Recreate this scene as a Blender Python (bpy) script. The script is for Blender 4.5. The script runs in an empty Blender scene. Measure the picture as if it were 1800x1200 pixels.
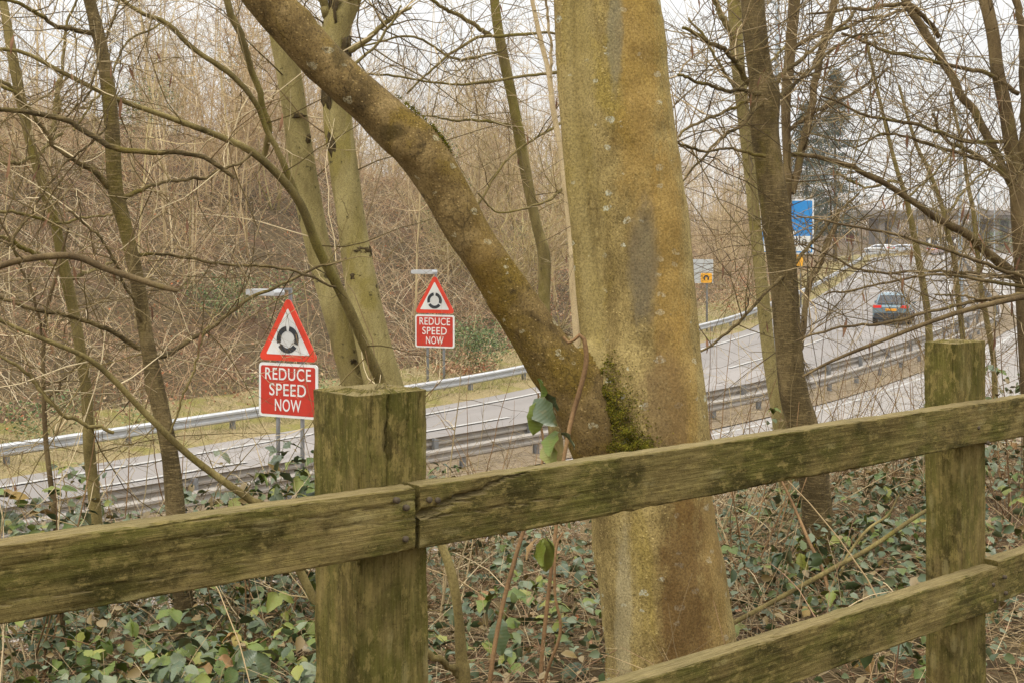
import bpy, math, random
import numpy as np
from mathutils import Vector
random.seed(7)
RNG = np.random.default_rng(7)
PI = math.pi
SC = bpy.context.scene
COL = SC.collection

# ------------------------------------------------------------------ camera, sky, sun, exposure
CZ = 1.55                      # eye height above the ground at the fence
FPX = 2200.0                   # focal length in photograph pixels (1800 wide)
HY = 430.0                     # horizon row
cam = bpy.data.cameras.new('camera')
cam.sensor_width = 36.0
cam.lens = 36.0 * FPX / 1800.0
cam.shift_y = -(600.0 - HY) / 1800.0
cam.clip_start = 0.05
cam.clip_end = 6000
co = bpy.data.objects.new('camera', cam)
co.location = (0, 0, CZ)
co.rotation_euler = (PI / 2, 0, 0)
COL.objects.link(co)
SC.camera = co

SUN_EL, SUN_AZ = math.radians(52), math.radians(215)   # azimuth clockwise from +Y
world = bpy.data.worlds.new('World')
SC.world = world
world.use_nodes = True
wn = world.node_tree
wn.nodes.clear()
def wnode(t, **k):
    n = wn.nodes.new(t)
    for a, v in k.items(): setattr(n, a, v)
    return n
w_out = wnode('ShaderNodeOutputWorld')
w_bg = wnode('ShaderNodeBackground')
w_bg.inputs['Strength'].default_value = 0.1
w_sky = wnode('ShaderNodeTexSky', sky_type='NISHITA', sun_disc=False, sun_elevation=SUN_EL, sun_rotation=SUN_AZ)
w_sky.dust_density = 4.0
w_tc = wnode('ShaderNodeTexCoord')
w_sep = wnode('ShaderNodeSeparateXYZ')
wn.links.new(w_tc.outputs['Generated'], w_sep.inputs[0])
w_ramp = wnode('ShaderNodeValToRGB')           # overcast sky: three times brighter overhead than at the horizon
w_ramp.color_ramp.elements[0].position = 0.0
w_ramp.color_ramp.elements[0].color = (0.310, 0.296, 0.278, 1)
w_ramp.color_ramp.elements[1].position = 1.0
w_ramp.color_ramp.elements[1].color = (0.98, 0.99, 1.0, 1)
e = w_ramp.color_ramp.elements.new(0.15)
e.color = (0.325, 0.325, 0.322, 1)
wn.links.new(w_sep.outputs['Z'], w_ramp.inputs[0])
w_noise = wnode('ShaderNodeTexNoise')
w_noise.inputs['Scale'].default_value = 3.0
w_noise.inputs['Detail'].default_value = 5.0
wn.links.new(w_tc.outputs['Generated'], w_noise.inputs['Vector'])
w_map = wnode('ShaderNodeMapRange')
w_map.inputs['To Min'].default_value = 27.0
w_map.inputs['To Max'].default_value = 30.0
wn.links.new(w_noise.outputs['Fac'], w_map.inputs['Value'])
w_mul = wnode('ShaderNodeVectorMath', operation='SCALE')
wn.links.new(w_ramp.outputs['Color'], w_mul.inputs[0])
wn.links.new(w_map.outputs[0], w_mul.inputs['Scale'])
w_mix = wnode('ShaderNodeMixRGB')
w_mix.inputs['Fac'].default_value = 0.97
wn.links.new(w_sky.outputs['Color'], w_mix.inputs[1])
wn.links.new(w_mul.outputs[0], w_mix.inputs[2])
wn.links.new(w_mix.outputs[0], w_bg.inputs['Color'])
wn.links.new(w_bg.outputs[0], w_out.inputs[0])

sun = bpy.data.lights.new('sun', 'SUN')
sun.energy = 1.5
sun.angle = math.radians(14)
sun.color = (1.0, 0.94, 0.85)
so = bpy.data.objects.new('sun', sun)
sd = Vector((math.sin(SUN_AZ) * math.cos(SUN_EL), math.cos(SUN_AZ) * math.cos(SUN_EL), math.sin(SUN_EL)))
so.rotation_euler = sd.to_track_quat('Z', 'Y').to_euler()
so.location = (0, 0, 60)
COL.objects.link(so)

SC.view_settings.view_transform = 'Standard'
SC.view_settings.look = 'None'
SC.view_settings.exposure = 0.12
SC.view_settings.gamma = 1.0
SC.view_settings.use_curve_mapping = False
SC.render.engine = 'CYCLES'
SC.cycles.max_bounces = 6
SC.cycles.diffuse_bounces = 3
SC.cycles.glossy_bounces = 2
SC.cycles.transmission_bounces = 2
SC.cycles.transparent_max_bounces = 4
SC.cycles.use_denoising = True
SC.cycles.denoiser = 'OPENIMAGEDENOISE'
SC.cycles.denoising_input_passes = 'RGB_ALBEDO_NORMAL'
SC.cycles.denoising_prefilter = 'NONE'

# ------------------------------------------------------------------ helpers
def P(px, py, d):
    """Point at depth d (metres ahead of the eye) seen at photograph pixel px, py."""
    return np.array([(px - 900.0) / FPX * d, d, CZ - (py - HY) / FPX * d])

def lin(r, g, b, k=1.0):
    f = lambda v: ((v / 255.0 + 0.055) / 1.055) ** 2.4 if v > 10 else v / 255.0 / 12.92
    return (f(r) * k * 0.95, f(g) * k * 0.925, f(b) * k * 0.80, 1.0)  # channel weights put the warm cast of the light into every colour

def tag(o, label=None, cat=None, group=None, kind=None):
    if label: o['label'] = label
    if cat: o['category'] = cat
    if group: o['group'] = group
    if kind: o['kind'] = kind
    return o

def empty(name, loc=(0, 0, 0), rz=0.0):
    o = bpy.data.objects.new(name, None)
    o.location = loc
    o.rotation_euler = (0, 0, rz)
    o.empty_display_size = 0.2
    COL.objects.link(o)
    return o

class Geo:
    def __init__(s):
        s.v, s.f3, s.f4, s.n = [], [], [], 0
        s.mi3, s.mi4 = [], []
    def add(s, v, f3=None, f4=None, m=0):
        v = np.asarray(v, float).reshape(-1, 3)
        if f3 is not None and len(f3):
            f = np.asarray(f3, int).reshape(-1, 3) + s.n
            s.f3.append(f); s.mi3.append(np.full(len(f), m))
        if f4 is not None and len(f4):
            f = np.asarray(f4, int).reshape(-1, 4) + s.n
            s.f4.append(f); s.mi4.append(np.full(len(f), m))
        s.v.append(v); s.n += len(v)
        return s
    def box(s, lo, hi, m=0):
        x0, y0, z0 = lo; x1, y1, z1 = hi
        v = [(x0,y0,z0),(x1,y0,z0),(x1,y1,z0),(x0,y1,z0),(x0,y0,z1),(x1,y0,z1),(x1,y1,z1),(x0,y1,z1)]
        return s.add(v, None, [(0,3,2,1),(4,5,6,7),(0,1,5,4),(1,2,6,5),(2,3,7,6),(3,0,4,7)], m)
    def prism(s, poly, y0, y1, m=0):
        """Outline poly in x,z (counter-clockwise seen from -y), from y0 (front) to y1."""
        n = len(poly)
        v = [(x, y0, z) for x, z in poly] + [(x, y1, z) for x, z in poly]
        cx = sum(p[0] for p in poly) / n; cz = sum(p[1] for p in poly) / n
        v += [(cx, y0, cz), (cx, y1, cz)]
        f3, f4 = [], []
        for i in range(n):
            j = (i + 1) % n
            f3 += [(2*n, i, j), (2*n+1, n+j, n+i)]
            f4.append((i, n+i, n+j, j))
        return s.add(v, f3, f4, m)
    def tubes(s, Pt, R, sides=3, m=0, cap=True, ref=None):
        """Pt [M,K,3], R [M,K]"""
        Pt = np.asarray(Pt, float)
        if Pt.ndim == 2: Pt = Pt[None]
        M, K, _ = Pt.shape
        R = np.broadcast_to(np.asarray(R, float), (M, K))
        T = np.gradient(Pt, axis=1)
        T /= np.linalg.norm(T, axis=2, keepdims=True) + 1e-12
        if ref is None:
            a = np.array([0.31, 0.52, 0.79]); b = np.array([0.9, -0.4, 0.1])
            mt = T.mean(axis=1)
            use = np.abs((mt @ a) / (np.linalg.norm(mt, axis=1) * np.linalg.norm(a) + 1e-9)) > 0.9
            ref = np.where(use[:, None], b, a)[:, None, :]
        U = np.cross(T, ref); U /= np.linalg.norm(U, axis=2, keepdims=True) + 1e-12
        W = np.cross(T, U)
        th = np.arange(sides) * 2 * PI / sides
        V = Pt[:, :, None, :] + R[:, :, None, None] * (np.cos(th)[None, None, :, None] * U[:, :, None, :] + np.sin(th)[None, None, :, None] * W[:, :, None, :])
        V = V.reshape(-1, 3)
        base = (np.arange(M) * K * sides)[:, None, None]
        k = np.arange(K - 1)[None, :, None] * sides
        i = np.arange(sides)[None, None, :]
        j = (i + 1) % sides
        a0 = base + k + i; a1 = base + k + j
        F = np.stack([a0, a1, a1 + sides, a0 + sides], axis=-1).reshape(-1, 4)
        f3 = None
        if cap:
            if sides == 3:
                f3 = np.concatenate([np.stack([base[:, 0, 0] + (K-1)*3, base[:, 0, 0] + (K-1)*3 + 1, base[:, 0, 0] + (K-1)*3 + 2], -1)])
            else:
                tri = []
                for q in (0, K - 1):
                    for i_ in range(1, sides - 1):
                        o = base[:, 0, 0] + q * sides
                        tri.append(np.stack([o, o + i_, o + i_ + 1] if q else [o, o + i_ + 1, o + i_], -1))
                f3 = np.concatenate(tri)
        return s.add(V, f3, F, m)
    def mesh(s, name, mats, smooth=True):
        me = bpy.data.meshes.new(name)
        v = np.concatenate(s.v)
        f3 = np.concatenate(s.f3) if s.f3 else np.zeros((0, 3), int)
        f4 = np.concatenate(s.f4) if s.f4 else np.zeros((0, 4), int)
        me.vertices.add(len(v)); me.vertices.foreach_set('co', v.astype(np.float32).ravel())
        nl = f3.size + f4.size
        me.loops.add(nl)
        me.loops.foreach_set('vertex_index', np.concatenate([f3.ravel(), f4.ravel()]).astype(np.int32))
        npoly = len(f3) + len(f4)
        me.polygons.add(npoly)
        ls = np.concatenate([np.arange(len(f3)) * 3, f3.size + np.arange(len(f4)) * 4]).astype(np.int32)
        me.polygons.foreach_set('loop_start', ls)
        mi = np.concatenate(s.mi3 + s.mi4) if npoly else np.zeros(0, int)
        me.polygons.foreach_set('material_index', mi.astype(np.int32))
        me.polygons.foreach_set('use_smooth', np.full(npoly, smooth))
        if not isinstance(mats, (list, tuple)): mats = [mats]
        for m in mats: me.materials.append(m)
        me.update(calc_edges=True)
        me.validate()
        return me
    def build(s, name, mats, parent=None, smooth=True, rel=True):
        """rel: the vertices are world points, made relative to the parent's place."""
        if parent is not None and rel:
            off = np.array(parent.location if parent.parent is None else parent.matrix_basis.translation, float)
            s.v = [a - off for a in s.v]
        return link(name, s.mesh(name, mats, smooth), parent)

def link(name, me, parent=None):
    o = bpy.data.objects.new(name, me)
    COL.objects.link(o)
    if parent is not None: o.parent = parent
    return o

def copy_tree(o, parent=None):
    c = o.copy()
    COL.objects.link(c)
    c.parent = parent
    for ch in list(o.children): copy_tree(ch, c)
    return c

def spline(pts, n):
    """Catmull-Rom through pts (any width), n samples, even in arc length of the first three columns."""
    p = np.asarray(pts, float)
    q = np.vstack([2*p[0]-p[1], p, 2*p[-1]-p[-2]])
    out = []
    for i in range(1, len(q) - 2):
        t = np.linspace(0, 1, 24, endpoint=False)[:, None]
        a, b, c, d = q[i-1], q[i], q[i+1], q[i+2]
        out.append(0.5*((2*b)+(-a+c)*t+(2*a-5*b+4*c-d)*t*t+(-a+3*b-3*c+d)*t**3))
    out.append(p[-1:])
    o = np.vstack(out)
    k = min(3, p.shape[1])
    s = np.concatenate([[0], np.cumsum(np.linalg.norm(np.diff(o[:, :k], axis=0), axis=1))])
    u = np.linspace(0, s[-1], n)
    return np.stack([np.interp(u, s, o[:, j]) for j in range(p.shape[1])], 1)

def smooth_noise(shape, seed, amp=1.0, octaves=((6, 1.0), (18, 0.5))):
    """Periodic-free 2D value noise on a grid."""
    r = np.random.default_rng(seed)
    out = np.zeros(shape)
    for cells, a in octaves:
        cy = max(2, int(cells)); cx = max(2, int(cells * shape[1] / shape[0]) if shape[0] else cells)
        g = r.standard_normal((cy + 2, cx + 2))
        yy = np.linspace(0, cy - 0.001, shape[0]); xx = np.linspace(0, cx - 0.001, shape[1])
        yi = yy.astype(int); xi = xx.astype(int)
        fy = (yy - yi); fx = (xx - xi)
        fy = (fy*fy*(3-2*fy))[:, None]; fx = (fx*fx*(3-2*fx))[None, :]
        A = g[yi][:, xi]; B = g[yi][:, xi+1]; Cc = g[yi+1][:, xi]; D = g[yi+1][:, xi+1]
        out += a * ((A*(1-fx)+B*fx)*(1-fy) + (Cc*(1-fx)+D*fx)*fy)
    return out * amp

# ------------------------------------------------------------------ materials
class NT:
    def __init__(s, name, rough=0.85, spec=0.25):
        s.m = bpy.data.materials.new(name)
        s.m.use_nodes = True
        s.t = s.m.node_tree
        s.b = s.t.nodes['Principled BSDF']
        s.b.inputs['Roughness'].default_value = rough
        s.b.inputs['Specular IOR Level'].default_value = spec
    def n(s, t, **k):
        nd = s.t.nodes.new(t)
        for a, v in k.items(): setattr(nd, a, v)
        return nd
    def l(s, a, b): s.t.links.new(a, b)
    def coord(s, scale=(1, 1, 1), out='Object'):
        tc = s.n('ShaderNodeTexCoord'); mp = s.n('ShaderNodeMapping')
        mp.inputs['Scale'].default_value = scale
        s.l(tc.outputs[out], mp.inputs['Vector'])
        return mp.outputs[0]
    def noise(s, vec, scale, detail=4, rough=0.55, dist=0.0):
        nd = s.n('ShaderNodeTexNoise')
        nd.inputs['Scale'].default_value = scale; nd.inputs['Detail'].default_value = detail
        nd.inputs['Roughness'].default_value = rough; nd.inputs['Distortion'].default_value = dist
        s.l(vec, nd.inputs['Vector'])
        return nd.outputs['Fac']
    def ramp(s, fac, stops, interp='LINEAR'):
        r = s.n('ShaderNodeValToRGB')
        r.color_ramp.interpolation = interp
        els = r.color_ramp.elements
        els[0].position, els[0].color = stops[0][0], stops[0][1]
        els[1].position, els[1].color = stops[-1][0], stops[-1][1]
        for p, c in stops[1:-1]:
            e_ = els.new(p); e_.color = c
        s.l(fac, r.inputs[0])
        return r.outputs[0]
    def mask(s, fac, a, b):
        m = s.n('ShaderNodeMapRange'); m.interpolation_type = 'SMOOTHSTEP'
        m.inputs['From Min'].default_value = a; m.inputs['From Max'].default_value = b
        s.l(fac, m.inputs['Value'])
        return m.outputs[0]
    def mix(s, fac, a, b, mode='MIX'):
        x = s.n('ShaderNodeMixRGB', blend_type=mode)
        for sock, v in ((x.inputs[0], fac), (x.inputs[1], a), (x.inputs[2], b)):
            if hasattr(v, 'is_linked'): s.l(v, sock)
            else: sock.default_value = v
        return x.outputs[0]
    def math(s, op, a, b=0.5):
        x = s.n('ShaderNodeMath', operation=op)
        for sock, v in ((x.inputs[0], a), (x.inputs[1], b)):
            if hasattr(v, 'is_linked'): s.l(v, sock)
            else: sock.default_value = v
        return x.outputs[0]
    def color(s, c):
        if hasattr(c, 'is_linked'): s.l(c, s.b.inputs['Base Color'])
        else: s.b.inputs['Base Color'].default_value = c
        return s
    def bump(s, h, dist=0.01, strength=1.0):
        b = s.n('ShaderNodeBump')
        b.inputs['Distance'].default_value = dist; b.inputs['Strength'].default_value = strength
        s.l(h, b.inputs['Height']); s.l(b.outputs[0], s.b.inputs['Normal'])
        return s
    def island(s):
        return s.n('ShaderNodeNewGeometry').outputs['Random Per Island']
    def objrand(s):
        return s.n('ShaderNodeObjectInfo').outputs['Random']

def flat(name, c, rough=0.6, spec=0.3, metal=0.0, vary=0.12, scale=6.0):
    t = NT(name, rough, spec)
    n = t.noise(t.coord(), scale, 5)
    dark = tuple(v * (1 - vary) for v in c[:3]) + (1,)
    lite = tuple(min(1, v * (1 + vary)) for v in c[:3]) + (1,)
    t.color(t.ramp(n, [(0.3, dark), (0.7, lite)]))
    t.b.inputs['Metallic'].default_value = metal
    return t.m

def by_island(name, stops, rough=0.85, spec=0.2, interp='CONSTANT', use_obj=False, patch=None, vary_obj=0.0):
    t = NT(name, rough, spec)
    r = t.objrand() if use_obj else t.island()
    c = t.ramp(r, stops, interp)
    if patch:                       # drifts of other growth, tens of metres across
        n = t.noise(t.coord((1, 1, 1)), 0.16, 5, 0.65)
        c = t.mix(t.math('MULTIPLY', t.mask(n, 0.48, 0.60), 0.75), c, t.mix(1.0, c, patch[0], 'MULTIPLY'))
        n2 = t.noise(t.coord((1.3, 1.3, 1.3)), 0.27, 4, 0.6)
        c = t.mix(t.math('MULTIPLY', t.mask(n2, 0.5, 0.62), 0.8), c, t.mix(1.0, c, patch[1], 'MULTIPLY'))
    if vary_obj:
        c = t.mix(1.0, c, t.ramp(t.objrand(), [(0.0, (0.62, 0.58, 0.52, 1)), (0.35, (0.9, 0.9, 0.84, 1)), (0.6, (0.86, 0.8, 0.72, 1)), (0.8, (1.05, 1.05, 1.05, 1)), (1.0, (0.7, 0.72, 0.5, 1))]), 'MULTIPLY')
    t.color(c)
    return t.m

def bark(name, c_dark, c_mid, c_lite, green=None, green_amt=0.5, lichen=None, lichen_amt=0.0, bands=0.0, sc=6.0,
         stretch=(1, 1, 0.35), bump=0.006, dark_spots=0.0, streak=None, speck=0.5, crack=0.0, stains=()):
    t = NT(name, 0.9, 0.15)
    v = t.coord(stretch)
    v0 = t.coord()
    n1 = t.noise(v, sc, 6, 0.6, 0.4)
    col = t.ramp(n1, [(0.28, c_dark), (0.5, c_mid), (0.72, c_lite)])
    h = t.noise(t.coord((1, 1, 0.5)), 90, 4, 0.7)
    if green:
        n2 = t.noise(v, 2.6, 5, 0.6, 0.8)
        col = t.mix(t.mask(n2, 0.62 - 0.3*green_amt, 0.72 - 0.2*green_amt), col, green)
    if streak:
        n5 = t.noise(t.coord((1, 1, 0.12)), 5.0, 4, 0.55, 0.3)
        col = t.mix(t.mask(n5, 0.5, 0.66), col, streak)
    if bands:
        nb = t.noise(t.coord((1.5, 1.5, 13.0)), 11, 4, 0.7, 0.5)
        m = t.mask(nb, 0.5, 0.66)
        col = t.mix(t.math('MULTIPLY', m, bands), col, c_lite)
        h = t.math('ADD', h, t.math('MULTIPLY', nb, 1.6))
    if lichen:
        vo = t.n('ShaderNodeTexVoronoi'); vo.inputs['Scale'].default_value = 1.0
        wob = t.n('ShaderNodeVectorMath', operation='ADD')
        nz = t.n('ShaderNodeTexNoise'); nz.inputs['Scale'].default_value = 30
        t.l(v0, nz.inputs['Vector']); 
        sclv = t.n('ShaderNodeVectorMath', operation='SCALE'); sclv.inputs['Scale'].default_value = 0.7
        t.l(nz.outputs['Color'], sclv.inputs[0]); t.l(t.coord((17, 17, 25)), wob.inputs[0]); t.l(sclv.outputs[0], wob.inputs[1])
        t.l(wob.outputs[0], vo.inputs['Vector'])
        sel = t.n('ShaderNodeSeparateColor'); t.l(vo.outputs['Color'], sel.inputs[0])
        rad = t.math('MULTIPLY', t.mask(sel.outputs[0], 1.0 - lichen_amt, 1.0), 0.34)
        ms = t.math('LESS_THAN', vo.outputs['Distance'], rad)
        mottle = t.mask(t.noise(v0, 130, 3), 0.35, 0.6)
        col = t.mix(t.math('MULTIPLY', t.math('MULTIPLY', ms, 0.75), mottle), col, lichen)
    fine = t.noise(v0, 140, 3, 0.7)
    mid = t.noise(t.coord((1, 1, 0.55)), 60, 6, 0.8)
    col = t.mix(speck, col, t.ramp(fine, [(0.36, (0.55, 0.53, 0.5, 1)), (0.5, (0.97, 0.97, 0.97, 1)), (0.68, (1.3, 1.3, 1.26, 1))]), 'MULTIPLY')
    col = t.mix(speck, col, t.ramp(mid, [(0.34, (0.72, 0.70, 0.68, 1)), (0.5, (1.0, 1.0, 1.0, 1)), (0.7, (1.12, 1.12, 1.1, 1))]), 'MULTIPLY')
    h = t.math('ADD', h, t.math('MULTIPLY', mid, 1.2))
    if crack:
        vc = t.n('ShaderNodeTexVoronoi', feature='DISTANCE_TO_EDGE'); vc.inputs['Scale'].default_value = 1.0
        wv = t.n('ShaderNodeVectorMath', operation='ADD'); nn_ = t.n('ShaderNodeTexNoise'); nn_.inputs['Scale'].default_value = 9
        t.l(v0, nn_.inputs['Vector']); mp_ = t.n('ShaderNodeMapping'); mp_.inputs['Rotation'].default_value = (0, 0.6, 0); mp_.inputs['Scale'].default_value = (16, 10, 3.2)
        t.l(v0, mp_.inputs['Vector']); t.l(mp_.outputs[0], wv.inputs[0]); t.l(nn_.outputs['Color'], wv.inputs[1]); t.l(wv.outputs[0], vc.inputs['Vector'])
        ck = t.math('MULTIPLY', t.math('MULTIPLY', t.mask(vc.outputs['Distance'], 0.035, 0.0), crack), t.mask(t.noise(v0, 5, 3), 0.48, 0.62))
        col = t.mix(ck, col, tuple(x*0.3 for x in c_dark[:3]) + (1,))
    if speck > 0.7:
        vp = t.n('ShaderNodeTexVoronoi'); vp.inputs['Scale'].default_value = 1.0; t.l(t.coord((95, 95, 150)), vp.inputs['Vector'])
        sp_ = t.n('ShaderNodeSeparateColor'); t.l(vp.outputs['Color'], sp_.inputs[0])
        pore = t.math('MULTIPLY', t.math('LESS_THAN', vp.outputs['Distance'], 0.30), t.math('GREATER_THAN', sp_.outputs[0], 0.72))
        fleck = t.math('MULTIPLY', t.math('LESS_THAN', vp.outputs['Distance'], 0.34), t.math('LESS_THAN', sp_.outputs[0], 0.10))
        col = t.mix(t.math('MULTIPLY', pore, 0.6), col, tuple(x*0.45 for x in c_dark[:3]) + (1,))
        col = t.mix(t.math('MULTIPLY', fleck, 0.55), col, tuple(min(0.7, x*1.45) for x in c_lite[:3]) + (1,))
    if dark_spots:
        n4 = t.noise(v0, 16, 5, 0.65)
        col = t.mix(t.math('MULTIPLY', t.mask(n4, 0.6, 0.7), dark_spots), col, tuple(x*0.35 for x in c_dark[:3]) + (1,))
    for (sx, sy, sz, rx, rz, sc_col, amt) in stains:
        mp = t.n('ShaderNodeMapping'); mp.vector_type = 'TEXTURE'
        mp.inputs['Location'].default_value = (sx, sy, sz); mp.inputs['Scale'].default_value = (rx, 0.6, rz)
        t.l(v0, mp.inputs['Vector'])
        ln = t.n('ShaderNodeVectorMath', operation='LENGTH'); t.l(mp.outputs[0], ln.inputs[0])
        wob_ = t.math('ADD', ln.outputs['Value'], t.math('MULTIPLY', t.math('SUBTRACT', t.noise(t.coord((1, 1, 0.5)), 16, 10, 0.82), 0.5), 2.2))
        col = t.mix(t.math('MULTIPLY', t.mask(wob_, 1.15, 0.55), amt), col, t.mix(0.8, sc_col, t.ramp(fine, [(0.3, (0.5, 0.5, 0.5, 1)), (0.7, (1.3, 1.3, 1.3, 1))]), 'MULTIPLY'))
    t.color(col)
    t.bump(h, bump, 0.8)
    return t.m

MAT = {}
_gl, _oc, _rb = lin(170, 154, 108), lin(164, 132, 72), lin(106, 80, 48)
MAT['trunk_main'] = bark('beech_bark', lin(114, 98, 64), lin(154, 136, 92), lin(180, 162, 114), green=lin(152, 134, 76), green_amt=0.4,
                         lichen=lin(204, 208, 198), lichen_amt=0.5, sc=9.0, bump=0.005, dark_spots=0.5, speck=0.95,
                         stains=[(-0.16, -0.2, 2.2, 0.09, 0.7, _oc, 0.55), (-0.06, -0.2, 1.5, 0.07, 0.55, _oc, 0.6), (0.0, -0.2, 0.95, 0.06, 0.5, _oc, 0.55), (0.10, -0.2, 0.3, 0.07, 0.6, lin(150, 122, 76), 0.6),
                                 (-0.36, -0.2, 2.2, 0.06, 0.9, _gl, 0.6), (-0.31, -0.2, 1.3, 0.05, 0.6, _gl, 0.6), (-0.24, -0.2, 2.3, 0.03, 0.25, lin(132, 128, 110), 0.6),
                                 (-0.01, -0.2, 0.30, 0.10, 0.5, _rb, 0.8), (-0.14, -0.2, 1.50, 0.06, 0.24, lin(112, 104, 90), 0.65), (-0.07, -0.2, 1.0, 0.10, 0.25, lin(116, 94, 68), 0.65), (-0.21, -0.2, 0.25, 0.03, 0.4, lin(184, 174, 146), 0.5)])
MAT['limb'] = bark('limb_bark', lin(80, 66, 42), lin(126, 106, 70), lin(162, 140, 100), green=lin(120, 100, 48), green_amt=0.5,
                   lichen=lin(186, 180, 156), lichen_amt=0.42, sc=8.0, stretch=(1, 1, 1), bump=0.007, dark_spots=0.7, speck=0.85, crack=0.5,
                   stains=[(-1.17, -0.3, 2.20, 0.03, 0.07, lin(76, 66, 42), 0.6), (-1.0, -0.3, 1.94, 0.06, 0.03, lin(76, 66, 40), 0.6), (-0.70, -0.3, 1.42, 0.07, 0.22, lin(128, 102, 50), 0.5)])
MAT['bark_band'] = bark('banded_bark', lin(66, 56, 38), lin(94, 81, 56), lin(146, 128, 94), green=lin(112, 100, 52), green_amt=0.3,
                        bands=0.8, sc=8.0, bump=0.006, speck=0.7)
MAT['bark_olive'] = bark('olive_bark', lin(82, 72, 46), lin(120, 107, 70), lin(152, 138, 94), green=lin(116, 106, 56), green_amt=0.35,
                         sc=8.0, bump=0.004, speck=0.6, dark_spots=0.4)
MAT['bark_patch'] = bark('patched_bark', lin(114, 102, 68), lin(146, 134, 92), lin(172, 160, 116), green=lin(140, 128, 76), green_amt=0.3,
                         sc=5.0, bump=0.005, dark_spots=0.95, speck=0.7)
MAT['bark_dark'] = bark('dark_bark', lin(76, 62, 46), lin(106, 90, 66), lin(138, 120, 90), green=lin(104, 94, 54), green_amt=0.35, sc=9.0, bump=0.004, speck=0.6)
MAT['bark_pale'] = bark('pale_bark', lin(150, 132, 104), lin(190, 170, 138), lin(212, 194, 164), sc=8.0, bump=0.003)
MAT['scar'] = bark('bark_scar', lin(58, 50, 36), lin(82, 70, 48), lin(112, 98, 66), sc=40, bump=0.01)
MAT['twig'] = by_island('twig_bark', [(0.0, lin(96, 82, 52)), (0.3, lin(124, 108, 70)), (0.5, lin(116, 96, 70)), (0.66, lin(160, 142, 108)), (0.82, lin(204, 186, 156))])
MAT['twig_dark'] = by_island('dark_twig_bark', [(0.0, lin(92, 78, 58)), (0.35, lin(122, 108, 76)), (0.65, lin(142, 122, 92)), (0.85, lin(180, 160, 130))])
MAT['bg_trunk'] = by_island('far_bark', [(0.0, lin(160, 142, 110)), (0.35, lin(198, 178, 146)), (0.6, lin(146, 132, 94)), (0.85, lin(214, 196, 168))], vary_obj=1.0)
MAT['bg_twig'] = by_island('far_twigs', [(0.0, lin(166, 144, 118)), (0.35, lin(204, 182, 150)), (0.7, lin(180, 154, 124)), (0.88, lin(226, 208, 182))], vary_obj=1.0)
MAT['bg_far'] = by_island('distant_wood', [(0.0, lin(138, 118, 98)), (0.4, lin(166, 144, 120)), (0.75, lin(120, 106, 88))])
MAT['brush'] = by_island('dead_brush', [(0.0, lin(206, 182, 148)), (0.25, lin(160, 128, 104)), (0.42, lin(232, 216, 190)), (0.62, lin(164, 150, 122)), (0.82, lin(190, 160, 134))], patch=((0.52, 0.50, 0.44, 1), (0.88, 0.72, 0.6, 1)))
MAT['litter'] = by_island('leaf_litter', [(0.0, lin(142, 102, 82)), (0.25, lin(168, 128, 102)), (0.5, lin(126, 94, 74)), (0.68, lin(196, 168, 138)), (0.94, lin(180, 112, 74))])
MAT['dead_stalk'] = by_island('dead_stalk', [(0.0, lin(168, 146, 114)), (0.25, lin(134, 116, 90)), (0.45, lin(196, 176, 146)), (0.65, lin(112, 96, 72)), (0.85, lin(150, 120, 98))])
MAT['grass'] = by_island('verge_grass', [(0.0, lin(124, 118, 78)), (0.3, lin(166, 148, 114)), (0.55, lin(112, 112, 66)), (0.75, lin(188, 170, 136))], 0.8)
MAT['conifer'] = by_island('conifer_needles', [(0.0, lin(66, 76, 62)), (0.4, lin(88, 98, 80)), (0.75, lin(76, 86, 70))], 0.7)
MAT['ivy'] = by_island('evergreen_leaf', [(0.0, lin(74, 96, 54)), (0.4, lin(104, 122, 74)), (0.75, lin(130, 138, 90))], 0.55, 0.35)
MAT['moss'] = by_island('moss', [(0.0, lin(88, 88, 26)), (0.3, lin(116, 112, 34)), (0.5, lin(70, 68, 22)), (0.72, lin(102, 88, 38)), (0.88, lin(140, 130, 50))], 0.9, 0.1)
MAT['pod'] = by_island('dry_pod', [(0.0, lin(112, 82, 66)), (0.5, lin(140, 106, 84))], 0.85, use_obj=True)

def leaf_mat(name, stops, rough):
    t = NT(name, rough, 0.5)
    r = t.objrand()
    c = t.ramp(r, stops)
    v = t.coord((1, 1, 1))
    n = t.noise(v, 3.5, 5)
    c = t.mix(t.mask(n, 0.5, 0.75), c, t.mix(0.6, c, lin(120, 100, 50)))
    t.color(c)
    t.b.inputs['Subsurface Weight'].default_value = 0.0
    w = t.n('ShaderNodeTexWave', wave_type='BANDS', bands_direction='Y')
    w.inputs['Scale'].default_value = 3.2; w.inputs['Distortion'].default_value = 1.2
    t.l(v, w.inputs['Vector'])
    t.bump(w.outputs['Fac'], 0.0012, 0.25)
    return t.m
MAT['leaf_grey'] = leaf_mat('bramble_leaf_upper', [(0.0, lin(62, 78, 50)), (0.5, lin(86, 98, 70)), (1.0, lin(116, 122, 94))], 0.34)  # grey-green tones paint in the sky's sheen on these leaves
MAT['leaf_green'] = leaf_mat('bramble_leaf_green', [(0.0, lin(72, 92, 30)), (0.5, lin(98, 112, 40)), (1.0, lin(128, 128, 52))], 0.55)
MAT['leaf_rust'] = leaf_mat('bramble_leaf_rusty', [(0.0, lin(128, 92, 44)), (0.5, lin(134, 118, 50)), (1.0, lin(150, 112, 80))], 0.6)
MAT['leaf_fill'] = by_island('bramble_fill_leaf', [(0.0, lin(66, 80, 50)), (0.28, lin(92, 102, 74)), (0.5, lin(80, 92, 36)), (0.7, lin(122, 104, 66)), (0.88, lin(106, 116, 88))], 0.42, 0.5)
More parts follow.
